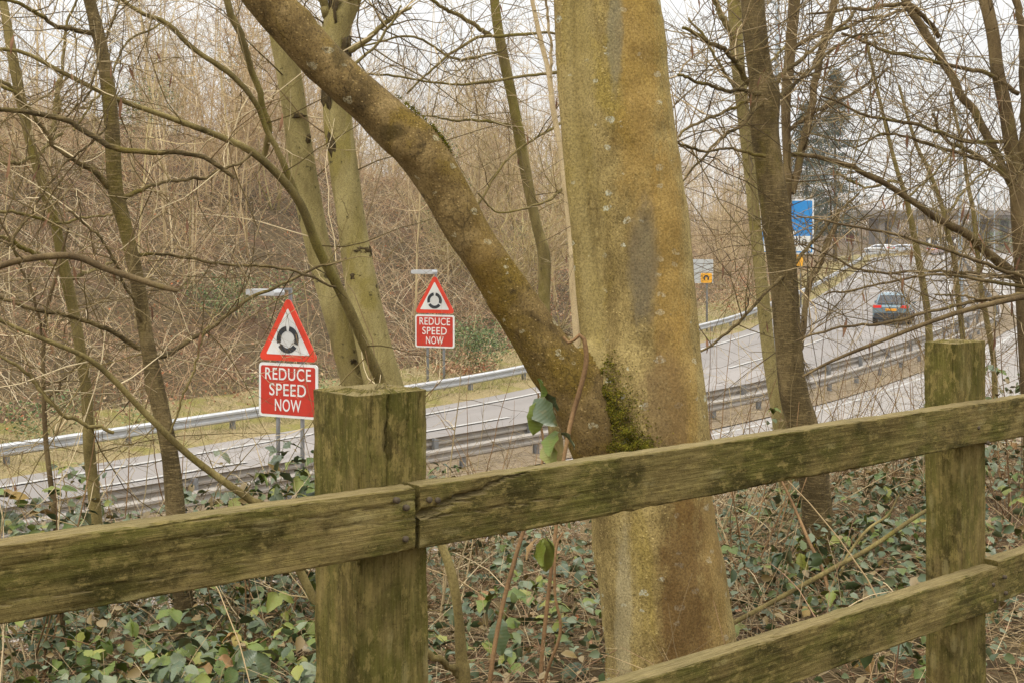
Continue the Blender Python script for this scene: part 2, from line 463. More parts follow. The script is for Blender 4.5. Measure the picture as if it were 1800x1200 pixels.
MAT['cane'] = bark('bramble_cane', lin(96, 74, 54), lin(132, 104, 76), lin(160, 130, 98), sc=12, bump=0.001)

def asphalt(name, c, patch):
    t = NT(name, 0.85, 0.3)
    v = t.coord()
    n = t.noise(v, 0.35, 6, 0.6)
    f = t.noise(v, 60, 3, 0.7)
    k = tuple(x * 0.86 for x in c[:3]) + (1,)
    col = t.ramp(n, [(0.3, k), (0.7, c)])
    col = t.mix(t.mask(t.noise(v, 0.12, 4), 0.52, 0.62), col, patch)
    at = t.n('ShaderNodeAttribute'); at.attribute_name = 'across'
    ws = t.n('ShaderNodeMath', operation='SINE'); t.l(t.math('MULTIPLY', at.outputs['Fac'], 2 * PI * 4.6), ws.inputs[0])
    wear = t.math('MULTIPLY', t.mask(ws.outputs[0], 0.1, 0.9), t.mask(t.noise(v, 0.25, 5, 0.7), 0.3, 0.6))
    col = t.mix(t.math('MULTIPLY', wear, 0.55), col, tuple(x * 0.78 for x in c[:3]) + (1,))
    col = t.mix(t.math('MULTIPLY', t.mask(t.noise(v, 1.1, 6, 0.75), 0.6, 0.66), 0.4), col, tuple(x * 0.7 for x in c[:3]) + (1,))
    col = t.mix(0.3, col, t.ramp(f, [(0.3, (0.6, 0.6, 0.6, 1)), (0.7, (1, 1, 1, 1))]), 'MULTIPLY')
    t.color(col); t.bump(f, 0.004, 0.5)
    return t.m
MAT['asphalt'] = asphalt('asphalt', (0.25, 0.224, 0.200, 1), (0.275, 0.246, 0.220, 1))
MAT['asphalt2'] = asphalt('dusty_asphalt', (0.29, 0.26, 0.228, 1), (0.32, 0.285, 0.25, 1))
def line_paint():
    t = NT('road_paint', 0.7, 0.3)
    v = t.coord()
    n = t.noise(v, 14, 5, 0.7)
    t.color(t.mix(t.mask(n, 0.48, 0.66), (0.40, 0.38, 0.345, 1), (0.25, 0.235, 0.215, 1)))
    return t.m
MAT['paint'] = line_paint()
def galv(name, c, rust=0.2, rough=0.5, metal=0.35):
    t = NT(name, rough, 0.4)
    v = t.coord()
    n = t.noise(v, 3.0, 6, 0.65)
    col = t.ramp(n, [(0.3, tuple(x*0.78 for x in c[:3]) + (1,)), (0.7, c)])
    col = t.mix(t.math('MULTIPLY', t.mask(t.noise(t.coord((1, 1, 3)), 1.4, 6, 0.7), 0.56, 0.72), rust), col, lin(138, 116, 92))
    t.color(col); t.b.inputs['Metallic'].default_value = metal
    return t.m
MAT['galv'] = galv('galvanised_steel', (0.50, 0.50, 0.49, 1), 0.3)
MAT['galv_dull'] = galv('weathered_steel', (0.31, 0.275, 0.23, 1), 0.9, 0.75, 0.05)
MAT['galv_post'] = galv('steel_post', (0.24, 0.24, 0.235, 1), 0.4, 0.6, 0.2)
MAT['lamp_pole'] = galv('lamp_pole_steel', (0.34, 0.38, 0.40, 1), 0.1, 0.6, 0.2)
MAT['sign_red'] = flat('sign_red', lin(206, 56, 30), 0.5, 0.4, vary=0.08)
MAT['sign_plate_red'] = flat('sign_plate_red', lin(176, 44, 26), 0.5, 0.4, vary=0.1)
MAT['sign_white'] = flat('sign_white', (0.62, 0.61, 0.57, 1), 0.5, 0.4, vary=0.06)
MAT['sign_black'] = flat('sign_black', (0.028, 0.03, 0.034, 1), 0.5, 0.3)
MAT['sign_blue'] = flat('sign_blue', (0.01, 0.2, 0.5, 1), 0.5, 0.4, vary=0.06)
MAT['sign_yellow'] = flat('sign_yellow', (0.75, 0.36, 0.02, 1), 0.5, 0.4)
MAT['sign_brown'] = flat('sign_brown', lin(112, 62, 44), 0.5, 0.4)
MAT['sign_back'] = flat('sign_back_grey', (0.42, 0.43, 0.42, 1), 0.6, 0.3)
MAT['concrete'] = flat('concrete', (0.21, 0.18, 0.15, 1), 0.9, 0.2, vary=0.25, scale=1.5)
MAT['glass'] = flat('car_glass', (0.02, 0.025, 0.03, 1), 0.08, 0.6)
MAT['tyre'] = flat('tyre_rubber', (0.02, 0.02, 0.02, 1), 0.85, 0.2)
MAT['tail'] = flat('tail_lamp', lin(220, 30, 20), 0.25, 0.5)
MAT['num_plate'] = flat('number_plate', lin(236, 160, 28), 0.5, 0.4)
MAT['dark_plastic'] = flat('dark_plastic', (0.03, 0.032, 0.035, 1), 0.6, 0.3)
MAT['alloy'] = flat('alloy_rim', (0.4, 0.4, 0.41, 1), 0.35, 0.5, 0.6)
def car_paint(name, c):
    t = NT(name, 0.28, 0.5); t.color(c)
    t.b.inputs['Coat Weight'].default_value = 0.6
    n = t.noise(t.coord(), 5, 4)
    t.color(t.ramp(n, [(0.3, tuple(x*0.9 for x in c[:3]) + (1,)), (0.7, c)]))
    return t.m
def ground_mat():
    t = NT('earth', 0.95, 0.1)
    v = t.coord()
    n1 = t.noise(v, 0.5, 6, 0.6); n2 = t.noise(v, 7, 6, 0.65); n3 = t.noise(v, 45, 4, 0.7)
    c = t.ramp(n2, [(0.3, lin(62, 52, 40)), (0.5, lin(94, 80, 60)), (0.72, lin(132, 114, 88))])  # soil tones darkened to stand in for contact shade between leaves
    c = t.mix(t.mask(n1, 0.5, 0.62), c, t.ramp(n2, [(0.35, lin(82, 66, 52)), (0.7, lin(122, 98, 78))]))
    c = t.mix(0.5, c, t.ramp(n3, [(0.3, (0.5, 0.5, 0.5, 1)), (0.7, (1, 1, 1, 1))]), 'MULTIPLY')
    t.color(c); t.bump(n3, 0.03, 0.8)
    return t.m
MAT['earth'] = ground_mat()
def verge_mat():
    t = NT('verge_turf', 0.95, 0.1)
    v = t.coord()
    n1 = t.noise(v, 0.8, 5, 0.6); n2 = t.noise(v, 18, 5, 0.7)
    c = t.ramp(n2, [(0.3, lin(104, 94, 70)), (0.5, lin(138, 124, 94)), (0.7, lin(166, 148, 114))])
    c = t.mix(t.mask(n1, 0.46, 0.62), c, t.ramp(n2, [(0.3, lin(102, 100, 58)), (0.7, lin(140, 130, 80))]))
    t.color(c); t.bump(n2, 0.03, 0.8)
    return t.m
MAT['verge'] = verge_mat()
def dirt_mat():
    t = NT('dirt', 0.95, 0.1)
    v = t.coord()
    n2 = t.noise(v, 6, 6, 0.7)
    t.color(t.ramp(n2, [(0.3, lin(92, 80, 68)), (0.5, lin(124, 110, 94)), (0.72, lin(150, 136, 118))])); t.bump(n2, 0.03, 0.8)
    return t.m
MAT['dirt'] = dirt_mat()

def timber_mat(name, axis, tint=1.0):
    """Weathered sawn timber: grey-brown grain under blotchy green algae and dark damp stains."""
    t = NT(name, 0.92, 0.12)
    st = [7.0, 7.0, 7.0]; st[axis] = 0.6
    v = t.coord(tuple(st)); v0 = t.coord()
    g = t.noise(v, 9, 6, 0.7, 0.4)
    col = t.ramp(g, [(0.28, lin(96, 82, 52, tint)), (0.5, lin(128, 112, 72, tint)), (0.74, lin(158, 140, 98, tint))])
    v2s = [1.5, 1.5, 1.5]; v2s[axis] = 0.8
    v2 = t.coord(tuple(v2s))
    a = t.noise(v2, 4.5, 7, 0.68, 0.4)
    col = t.mix(t.math('MULTIPLY', t.mask(a, 0.38, 0.60), 0.8), col, t.ramp(g, [(0.3, lin(76, 78, 34, tint)), (0.7, lin(112, 110, 52, tint))]))
    d = t.noise(v2, 8.0, 8, 0.75, 0.3)
    col = t.mix(t.math('MULTIPLY', t.mask(d, 0.49, 0.63), 0.8), col, lin(66, 60, 30, tint))
    b = t.noise(v2, 3.0, 5, 0.65, 0.2)
    col = t.mix(t.math('MULTIPLY', t.mask(b, 0.50, 0.64), 0.7), col, t.ramp(g, [(0.3, lin(122, 106, 66, tint)), (0.7, lin(172, 154, 108, tint))]))
    big_ = t.noise(v2, 1.6, 4, 0.6)
    col = t.mix(t.math('MULTIPLY', t.mask(big_, 0.47, 0.60), 0.6), col, t.mix(1.0, col, (0.52, 0.53, 0.42, 1), 'MULTIPLY'))
    vs = t.n('ShaderNodeTexVoronoi'); vs.inputs['Scale'].default_value = 1.0
    kn = [26.0, 26.0, 26.0]; kn[axis] = 10.0
    t.l(t.coord(tuple(kn)), vs.inputs['Vector'])
    sv = t.n('ShaderNodeSeparateColor'); t.l(vs.outputs['Color'], sv.inputs[0])
    crust = t.math('MULTIPLY', t.mask(t.math('ADD', vs.outputs['Distance'], t.math('MULTIPLY', t.noise(v0, 90, 5, 0.8), 0.5)), 0.62, 0.42), t.math('GREATER_THAN', sv.outputs[0], 0.62))
    col = t.mix(t.math('MULTIPLY', crust, 0.5), col, lin(168, 156, 112, tint))
    sp = t.noise(v0, 150, 5, 0.8)
    md = t.noise(v2, 30, 5, 0.75)
    fg = [46.0, 46.0, 46.0]; fg[axis] = 1.1
    g2 = t.noise(t.coord(tuple(fg)), 9, 5, 0.75, 0.25)
    col = t.mix(t.math('MULTIPLY', t.mask(md, 0.52, 0.62), 0.65), col, lin(156, 140, 90, tint))
    col = t.mix(t.math('MULTIPLY', t.mask(sp, 0.56, 0.70), 0.5), col, lin(172, 154, 104, tint))
    col = t.mix(t.math('MULTIPLY', t.mask(sp, 0.46, 0.32), 0.6), col, lin(48, 40, 20, tint))
    col = t.mix(0.65, col, t.ramp(g2, [(0.34, (0.42, 0.40, 0.36, 1)), (0.46, (0.92, 0.92, 0.92, 1)), (0.7, (1.3, 1.28, 1.2, 1))]), 'MULTIPLY')
    # upward faces mix towards a paler grain colour
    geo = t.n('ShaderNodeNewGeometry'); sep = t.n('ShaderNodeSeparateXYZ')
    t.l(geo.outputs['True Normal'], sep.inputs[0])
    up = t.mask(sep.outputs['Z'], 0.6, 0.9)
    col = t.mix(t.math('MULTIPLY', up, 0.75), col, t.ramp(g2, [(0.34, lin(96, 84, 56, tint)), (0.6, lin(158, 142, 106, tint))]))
    t.color(col)
    h = t.math('ADD', t.math('MULTIPLY', g2, 1.0), t.math('MULTIPLY', sp, 0.6))
    t.bump(h, 0.004, 0.8)
    return t.m
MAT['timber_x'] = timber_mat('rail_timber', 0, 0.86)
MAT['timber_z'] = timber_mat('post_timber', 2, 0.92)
MAT['nail'] = flat('rusty_nail', lin(84, 74, 62), 0.7, 0.3, 0.3)

# ------------------------------------------------------------------ the lie of the land
N_PTS = [(-60, -24), (-40, -6), (-22, 11), (-13, 19.3), (-7.4, 24.5), (0.48, 31.9), (5.9, 37.2), (10.4, 42.6), (17.0, 52.2), (22.3, 61.4), (26.0, 69.0), (35.5, 97), (51, 143), (63.0, 178), (69, 194)]
F_PTS = [(-66, -24), (-46, -7), (-28, 12.5), (-18, 23.2), (-12, 29.4), (-7.0, 35.0), (-3.4, 39.0), (0.8, 44.8), (8.4, 58.5), (13.2, 68.8), (24.2, 98.6), (43.5, 156), (48, 170), (58, 184)]
NC = spline(N_PTS, 260)
FC = spline(F_PTS, 260)
def z_road(d):
    d = np.asarray(d, float)
    rel = np.where(d >= 65, -4.2 + 0.02304 * (d - 65), -4.2 - 0.03 * (65 - d))
    return np.minimum(rel, -1.45) + CZ
def curve_normals(c):
    t = np.gradient(c, axis=0); t /= np.linalg.norm(t, axis=1, keepdims=True)
    return np.stack([-t[:, 1], t[:, 0]], 1)          # to the left of travel: towards the far bank
NN, FN = curve_normals(NC), curve_normals(FC)
def offset_from(c, nrm, x, y):
    q = np.stack([x, y], -1).reshape(-1, 2)
    out = np.empty(len(q)); dep = np.empty(len(q))
    for i in range(0, len(q), 20000):
        b = q[i:i+20000]
        dd = ((b[:, None, :] - c[None]) ** 2).sum(-1)
        k = dd.argmin(1)
        rel = b - c[k]
        side = np.sign((rel * nrm[k]).sum(1)); lat = (rel * nrm[k]).sum(1)
        dist = np.sqrt(dd[np.arange(len(b)), k])
        out[i:i+20000] = np.where(dist > 4.0, side * dist, lat)
        dep[i:i+20000] = c[k, 1]
    return out.reshape(np.shape(x)), dep.reshape(np.shape(x))
AX = np.array([0.757, 0.653]); NX = np.array([-0.653, 0.757])      # along the fence, and away from it
def bump2(x, y):
    return (0.5*np.sin(0.9*x+0.4*y) + 0.35*np.sin(1.7*y-0.8*x+1.2) + 0.25*np.sin(3.1*x+2.3*y+0.5))
def ground_z(x, y):
    x = np.asarray(x, float); y = np.asarray(y, float)
    sh = x.shape
    x = np.atleast_1d(x); y = np.atleast_1d(y)
    tN, dN = offset_from(NC, NN, x, y)
    tF, dF = offset_from(FC, FN, x, y)
    n = x * NX[0] + y * NX[1]
    zr = z_road(dN)
    near = np.interp(n, [-30, 1.0, 2.2, 3.2, 5, 7, 9, 11, 14, 40], [0.4, 0.0, 0.0, -0.06, -0.34, -0.72, -1.4, -2.3, -3.6, -12.0])
    emb = zr - 0.02 + np.maximum(0, -tN - 9.6) * 0.55
    k = 0.25
    hh = np.clip(0.5 + 0.5 * (emb - near) / k, 0, 1)
    z_n = emb * (1 - hh) + near * hh - k * hh * (1 - hh)
    z_n = np.where((n > 11) & (tN < -9.6), np.minimum(emb, np.maximum(near, zr + 0.5 + np.clip(-tN - 12, 0, 2))), z_n)
    z_n = np.minimum(z_n, np.maximum(zr, near) + 0.2) + 0.05 * bump2(x, y) * np.clip((-tN - 10) / 3, 0, 1)
    zf0 = z_road(dF)
    hb = np.interp(dF, [0, 55, 80, 110, 150, 190], [13.5, 12.5, 10.0, 7.0, 4.0, 1.0])
    rise = np.interp(tF, [0, 2.6, 5, 12, 22, 34, 60, 400], [0.0, 0.12, 0.9, 4.6, 9.6, 12.6, 13.6, 14.0]) / 13.6
    z_f = zf0 + 0.04 + rise * hb + 0.12 * bump2(x * 0.6, y * 0.6) * np.clip((tF - 2.5) / 3, 0, 1)
    z = np.where(tF > -0.75, z_f, np.where(tN > -9.3, zr - 0.22, z_n))
    # level off far away
    r = np.hypot(x, y)
    z = np.where(r > 260, z * np.clip(1 - (r - 260) / 200, 0, 1) + (CZ - 1.6) * np.clip((r - 260) / 200, 0, 1), z)
    return z.reshape(sh) if sh else float(z[0])
def gz(x, y): return float(ground_z(np.array([x]), np.array([y]))[0])

def axis_coords(segs):
    out = []
    for a, b, st in segs:
        out.append(np.arange(a, b, st))
    return np.unique(np.round(np.concatenate(out), 4))
gx = axis_coords([(-1500, -300, 150), (-300, -80, 20), (-80, -12, 0.9), (-12, 12, 0.3), (12, 80, 0.8), (80, 300, 12), (300, 1501, 150)])
gy = axis_coords([(-200, -10, 20), (-10, 0, 1.5), (0, 16, 0.3), (16, 80, 0.7), (80, 200, 1.2), (200, 400, 12), (400, 3001, 130)])
XX, YY = np.meshgrid(gx, gy)
ZZ = ground_z(XX, YY)
g = Geo()
nx_, ny_ = len(gx), len(gy)
ii, jj = np.meshgrid(np.arange(nx_ - 1), np.arange(ny_ - 1))
a0 = (jj * nx_ + ii).ravel()
g.add(np.stack([XX, YY, ZZ], -1).reshape(-1, 3), None, np.stack([a0, a0 + 1, a0 + 1 + nx_, a0 + nx_], -1))
ground = g.build('ground', MAT['earth'])
tag(ground, 'brown leaf-littered earth of the embankments on both sides of the road', 'ground', kind='structure')

def strip(c, nrm, o0, o1, dz, i0=0, i1=None, cols=2, zf=None):
    """A sheet that follows curve c between lateral offsets o0 < o1."""
    i1 = len(c) if i1 is None else i1
    c, nrm = c[i0:i1], nrm[i0:i1]
    offs = np.linspace(o0, o1, cols)
    XY = c[:, None, :] + nrm[:, None, :] * offs[None, :, None]
    z = np.broadcast_to((z_road(c[:, 1]) + dz)[:, None], XY.shape[:2])
    V = np.concatenate([XY, z[..., None]], -1)
    K = len(c)
    a, b = np.meshgrid(np.arange(cols - 1), np.arange(K - 1))
    q = (b * cols + a).ravel()
    return V.reshape(-1, 3), np.stack([q + 1, q, q + cols, q + cols + 1], -1)

# main carriageway between the two barriers
L0 = NC + NN * 0.3
R0 = FC - FN * 0.2
XY = np.stack([L0 + (R0 - L0) * t for t in np.linspace(0, 1, 25)], 1)
zc = (z_road(NC[:, 1])[:, None] * (1 - np.linspace(0, 1, 25)) + z_road(FC[:, 1])[:, None] * np.linspace(0, 1, 25))
V = np.concatenate([XY, zc[..., None]], -1)
a, b = np.meshgrid(np.arange(24), np.arange(len(NC) - 1)); q = (b * 25 + a).ravel()
g = Geo(); g.add(V.reshape(-1, 3), None, np.stack([q, q + 25, q + 26, q + 1], -1)[:, ::-1])
me_ = g.mesh('road', MAT['asphalt'])
at_ = me_.attributes.new('across', 'FLOAT', 'POINT')
at_.data.foreach_set('value', np.tile(np.linspace(0, 1, 25), len(NC)).astype(np.float32))
road = link('road', me_); tag(road, 'grey asphalt carriageway curving uphill between steel barriers', 'road', kind='structure')
# the opposite carriageway, nearer the fence
g = Geo(); v, f = strip(NC, NN, -9.6, -1.4, 0.0, cols=5); g.add(v, None, f)
road2 = g.build('road', MAT['asphalt2']); tag(road2, 'dusty pale carriageway below the near bank', 'road', kind='structure')
g = Geo(); v, f = strip(NC, NN, -1.7, 0.5, 0.03, cols=6)
v[:, 2] += 0.05 * np.abs(bump2(v[:, 0] * 2, v[:, 1] * 2)) * np.tile(np.array([0, 1, 1, 1, 1, 0]), len(NC)); g.add(v, None, f)
cr = g.build('central_reserve', MAT['dirt']); tag(cr, 'dirty gravel strip between the two carriageways', 'verge', kind='structure')
g = Geo(); v, f = strip(FC, FN, -1.1, 3.6, 0.05, cols=9)
offs = np.tile(np.linspace(-1.1, 3.6, 9), len(FC))
v[:, 2] = np.where(offs < -0.9, v[:, 2] - 0.08, np.maximum(v[:, 2], ground_z(v[:, 0], v[:, 1]) + 0.05)) + 0.03 * bump2(v[:, 0] * 3, v[:, 1] * 3) * (offs > -0.6)
g.add(v, None, f)
vg = g.build('verge', MAT['verge']); tag(vg, 'yellow-green grass verge below the wooded bank', 'verge', kind='structure')

def frac_curve(c0, c1, off):
    pass
def mark_line(base, nrm, off, w, dashes=None, dz=0.012):
    """Painted line at lateral offset; dashes = (on, off) metres."""
    g = Geo()
    s = np.concatenate([[0], np.cumsum(np.linalg.norm(np.diff(base, axis=0), axis=1))])
    if dashes is None:
        segs = [(0, s[-1])]
    else:
        segs = []; p = 0
        while p < s[-1] - dashes[0]:
            segs.append((p, p + dashes[0])); p += sum(dashes)
    for a, b in segs:
        m = max(2, int((b - a) / 1.0))
        u = np.linspace(a, b, m)
        cx = np.stack([np.interp(u, s, base[:, 0]), np.interp(u, s, base[:, 1])], 1)
        nn = np.stack([np.interp(u, s, nrm[:, 0]), np.interp(u, s, nrm[:, 1])], 1)
        v = []
        for o in (off - w / 2, off + w / 2):
            p = cx + nn * o
            v.append(np.column_stack([p, carriage_z(p) + dz]))
        V = np.stack(v, 1).reshape(-1, 3)
        k = np.arange(m - 1) * 2
        g.add(V, None, np.stack([k + 1, k, k + 2, k + 3], -1))
    return g
def carriage_z(p):
    """Height of the main carriageway sheet at plan points p."""
    dN = ((p[:, None] - NC[None]) ** 2).sum(-1); dF = ((p[:, None] - FC[None]) ** 2).sum(-1)
    kN, kF = dN.argmin(1), dF.argmin(1)
    a = np.sqrt(dN.min(1)); b = np.sqrt(dF.min(1)); t = a / (a + b)
    return z_road(NC[kN, 1]) * (1 - t) + z_road(FC[kF, 1]) * t + 0.02
def mk(g, name, label):
    o = g.build(name, MAT['paint'], road, rel=False)
    o['label'] = label
    return o
mk(mark_line(FC, FN, -1.9, 0.16), 'edge_line', 'solid white edge line along the far side of the road')
mk(mark_line(NC, NN, 1.5, 0.16), 'edge_line', 'solid white edge line beside the central barrier')
midc = 0.5 * (NC + np.array([FC[((FC - p) ** 2).sum(1).argmin()] for p in NC])); 
midc = spline(midc[::13], 240); MN = curve_normals(midc)
mk(mark_line(midc, MN, -0.1, 0.14, (4.0, 5.0)), 'lane_line', 'dashed white lane line in the middle of the road')
g = Geo(); v, f = strip(NC, NN, -2.25, -2.12, 0.008); g.add(v, None, f)
o = g.build('edge_line', MAT['paint'], road2, rel=False)

# ------------------------------------------------------------------ steel crash barriers
def barrier(name, c, nrm, face, label, mat, s0, s1, spacing=3.2, off=0.0):
    s = np.concatenate([[0], np.cumsum(np.linalg.norm(np.diff(c, axis=0), axis=1))])
    def at(u):
        u = np.asarray(u, float)
        p = np.stack([np.interp(u, s, c[:, 0]), np.interp(u, s, c[:, 1])], -1)
        n_ = np.stack([np.interp(u, s, nrm[:, 0]), np.interp(u, s, nrm[:, 1])], -1)
        p = p + n_ * off
        return p, n_
    p0, _ = at(s0)
    root = empty(name, (p0[0], p0[1], float(z_road(p0[1]))))
    tag(root, label, 'barrier', 'steel crash barriers along the road')
    prof = [(0.0, 0.30), (0.01, 0.31), (0.075, 0.345), (0.075, 0.395), (0.012, 0.435), (0.012, 0.475), (0.075, 0.515), (0.075, 0.565), (0.01, 0.60), (0.0, 0.61)]
    prof = [(y * face + 0.07 * face, z) for y, z in prof]
    back = [(y - 0.006 * face, z) for y, z in prof[::-1]]
    prof = prof + back
    n = int((s1 - s0) / 1.0)
    u = np.linspace(s0, s1, n)
    pc, pn = at(u)
    zz = z_road(pc[:, 1])
    m = len(prof)
    V = np.zeros((n, m, 3))
    for k, (y, z) in enumerate(prof):
        V[:, k, :2] = pc + pn * y; V[:, k, 2] = zz + z
    a, b = np.meshgrid(np.arange(m), np.arange(n - 1))
    q = (b * m + a).ravel(); r = (b * m + (a + 1) % m).ravel()
    g = Geo(); g.add(V.reshape(-1, 3), None, np.stack([q, r, r + m, q + m], -1))
    g.build('rail', mat, root, smooth=False)
    gp = Geo()
    gp.box((-0.055, -0.06, -0.35), (0.055, -0.05, 0.60)); gp.box((-0.055, 0.05, -0.35), (0.055, 0.06, 0.60)); gp.box((-0.006, -0.05, -0.35), (0.006, 0.05, 0.598))
    pm = gp.mesh('barrier_post', MAT['galv_post'], False)
    for uu in np.arange(s0 + 1.0, s1, spacing):
        pp, nn = at(uu)
        if pp[1] < 8: continue
        o = link('post', pm, root)
        o.location = (pp[0] - p0[0], pp[1] - p0[1], float(z_road(pp[1])) - float(z_road(p0[1])))
        o.rotation_euler = (0, 0, math.atan2(nn[1], nn[0]) - PI / 2)
    return root
sF = np.concatenate([[0], np.cumsum(np.linalg.norm(np.diff(FC, axis=0), axis=1))])[-1]
sN = np.concatenate([[0], np.cumsum(np.linalg.norm(np.diff(NC, axis=0), axis=1))])[-1]
barrier('crash_barrier', FC, FN, -1, 'bright galvanised crash barrier along the grass verge behind the red signs', MAT['galv'], 40, sF - 2)
barrier('crash_barrier', NC, NN, 1, 'weathered central crash barrier on the side of the uphill lanes', MAT['galv_dull'], 40, sN - 14, off=0.25)
barrier('crash_barrier', NC, NN, -1, 'weathered central crash barrier on the side of the dusty near lanes', MAT['galv_dull'], 40, sN - 14, 2.4, off=-0.75)

# ------------------------------------------------------------------ the post and rail fence
def timber(length, hw, hd, nl, ns, axis, seed, amp=0.0016, bev=0.006, cracks=(), end_amp=0.004, taper=None, wob=0.002, rag=0.0):
    """Sawn timber along local axis ('x' or 'z'); local y- is the face towards the path.
    cracks: (u0, v0, u1, v1, depth, width) in face metres on the path side."""
    # perimeter of the cross section, starting at the path-side face
    per = []
    def edge(a, b, k):
        for i in range(k): per.append(tuple(np.array(a) + (np.array(b) - np.array(a)) * (i / k)))
    def arc(cx, cy, a0):
        for i in range(4):
            t = a0 + (i / 4) * PI / 2
            per.append((cx + bev * math.cos(t), cy + bev * math.sin(t)))
    nf = ns; nd = max(4, int(ns * hd / hw))
    arc(-hw + bev, -hd + bev, PI); edge((-hw + bev, -hd), (hw - bev, -hd), nf)
    arc(hw - bev, -hd + bev, -PI / 2); edge((hw, -hd + bev), (hw, hd - bev), nd)
    arc(hw - bev, hd - bev, 0); edge((hw - bev, hd), (-hw + bev, hd), max(4, nf // 3))
    arc(-hw + bev, hd - bev, PI / 2); edge((-hw, hd - bev), (-hw, -hd + bev), nd)
    per = np.array(per); m = len(per)
    cen = per * 0
    nrm = np.stack([np.roll(per, -1, 0)[:, 1] - np.roll(per, 1, 0)[:, 1], -(np.roll(per, -1, 0)[:, 0] - np.roll(per, 1, 0)[:, 0])], 1)
    nrm /= np.linalg.norm(nrm, axis=1, keepdims=True) + 1e-9
    u = np.linspace(0, length, nl)
    dsp = smooth_noise((nl, m), seed, amp, ((max(3, length * 4), 1.0), (max(6, length * 25), 0.6)))
    gr = smooth_noise((max(4, nl // 14), m), seed + 1, amp * 0.6, ((max(3, nl // 40), 1.0),))
    gr = gr[(np.arange(nl) * gr.shape[0] // nl)]
    r = np.random.default_rng(seed + 5)
    grain = r.standard_normal(m) * amp * 0.35
    dsp = dsp + grain[None, :]
    if rag:
        corner = np.minimum(hw - np.abs(per[:, 0]), hd - np.abs(per[:, 1])) + np.abs(np.abs(per[:, 0]) - hw) * 0
        cdist = np.hypot(hw - np.abs(per[:, 0]), hd - np.abs(per[:, 1]))
        wgt = np.exp(-(cdist / 0.010) ** 2)
        dsp -= np.abs(smooth_noise((nl, m), seed + 9, rag, ((length * 7, 0.8), (length * 30, 0.6), (length * 90, 0.5)))) ** 1.5 / rag ** 0.5 * wgt[None, :] * 0.7
    front = (per[:, 1] < -hd + 1e-6)
    for (u0, v0, u1, v1, dep, wid) in cracks:
        t = np.clip((u - u0) / (u1 - u0), 0, 1)
        inside = (u >= min(u0, u1)) & (u <= max(u0, u1))
        vc = v0 + (v1 - v0) * t + 0.0025 * np.sin(u * 60 + seed) + 0.0015 * np.sin(u * 170)
        w_ = wid * (1 - 0.7 * t)
        d_ = dep * (1 - 0.5 * t) * inside
        dsp -= d_[:, None] * np.exp(-((per[None, :, 0] - vc[:, None]) / (w_[:, None] + 1e-6)) ** 2) * front[None, :]
    Q = per[None] + nrm[None] * dsp[..., None]
    Q[..., 0] += (wob * np.sin(u * 2.3 + seed))[:, None]
    V = np.zeros((nl, m, 3))
    if axis == 'x':
        V[..., 0] = u[:, None]; V[..., 1] = Q[..., 1]; V[..., 2] = Q[..., 0]
    else:
        V[..., 2] = u[:, None]; V[..., 1] = Q[..., 1]; V[..., 0] = Q[..., 0]
    g = Geo()
    a, b = np.meshgrid(np.arange(m), np.arange(nl - 1))
    q = (b * m + a).ravel(); p = (b * m + (a + 1) % m).ravel()
    F = np.stack([q, p, p + m, q + m], -1)
    if axis == 'x': F = F[:, ::-1]
    g.add(V.reshape(-1, 3), None, F)
    for end in (0, nl - 1):                    # rough sawn ends
        rings = [V[end]]
        c = V[end].mean(0)
        for k in range(1, 7):
            R = V[end] * (1 - k / 6) + c * (k / 6)
            ax_i = 0 if axis == 'x' else 2
            bulge = end_amp * (0.5 * r.standard_normal(m) * 0.5 + 0.6 * np.sin(R[:, 0] * 60 + R[:, 1] * 45 + k))
            R[:, ax_i] += bulge * (1 if k < 6 else 0.3)
            if k == 6: R[:, ax_i] = R[:, ax_i].mean()
            rings.append(R)
        W = np.stack(rings, 0)
        a, b = np.meshgrid(np.arange(m), np.arange(6))
        q = (b * m + a).ravel(); p = (b * m + (a + 1) % m).ravel()
        F = np.stack([q, p, p + m, q + m], -1)
        if (end == 0) == (axis == 'z'): F = F[:, ::-1]
        g.add(W.reshape(-1, 3), None, F)
    return g

FANG = math.atan2(AX[1], AX[0])
fence = empty('wooden_fence', (0, 0, 0), 0)
tag(fence, 'weathered green-stained post and rail fence in front of the trees', 'fence')
def fpos(a, n, z):
    """Fence frame: metres along, metres out from the eye, height above eye -> world."""
    return Vector((AX[0] * a + NX[0] * n, AX[1] * a + NX[1] * n, CZ + z))
RAIL_N, POST_N = 1.733, 1.778
def slope(a): return -0.0136 * AX[1] * (a - 1.27)
def add_post(a, w, dp, top, seed, cracks=()):
    h = 1.75
    g = timber(h, w / 2, dp / 2, 170, 40, 'z', seed, 0.0012, 0.006, cracks, 0.006, rag=0.0025)
    o = link('post', g.mesh('post', MAT['timber_z']), fence)
    o.location = fpos(a + w / 2, POST_N + dp / 2, top - h)
    o.rotation_euler = (random.uniform(-0.006, 0.006), random.uniform(-0.006, 0.006), FANG)
    return o
add_post(1.1955, 0.149, 0.145, -0.2575, 11, [(1.745, -0.012, 1.35, -0.02, 0.010, 0.0022), (1.74, 0.03, 1.62, 0.034, 0.008, 0.0018), (1.74, -0.045, 1.55, -0.05, 0.006, 0.0018), (1.24, -0.012, 0.8, -0.002, 0.009, 0.002), (1.745, 0.055, 1.66, 0.052, 0.007, 0.0016)])
add_post(3.123, 0.160, 0.097, -0.268, 12, [(1.74, 0.02, 1.5, 0.015, 0.005, 0.002), (1.2, 0.02, 0.8, 0.026, 0.005, 0.002)])
add_post(-0.75, 0.15, 0.14, -0.25, 13)
add_post(5.06, 0.15, 0.12, -0.28, 14)
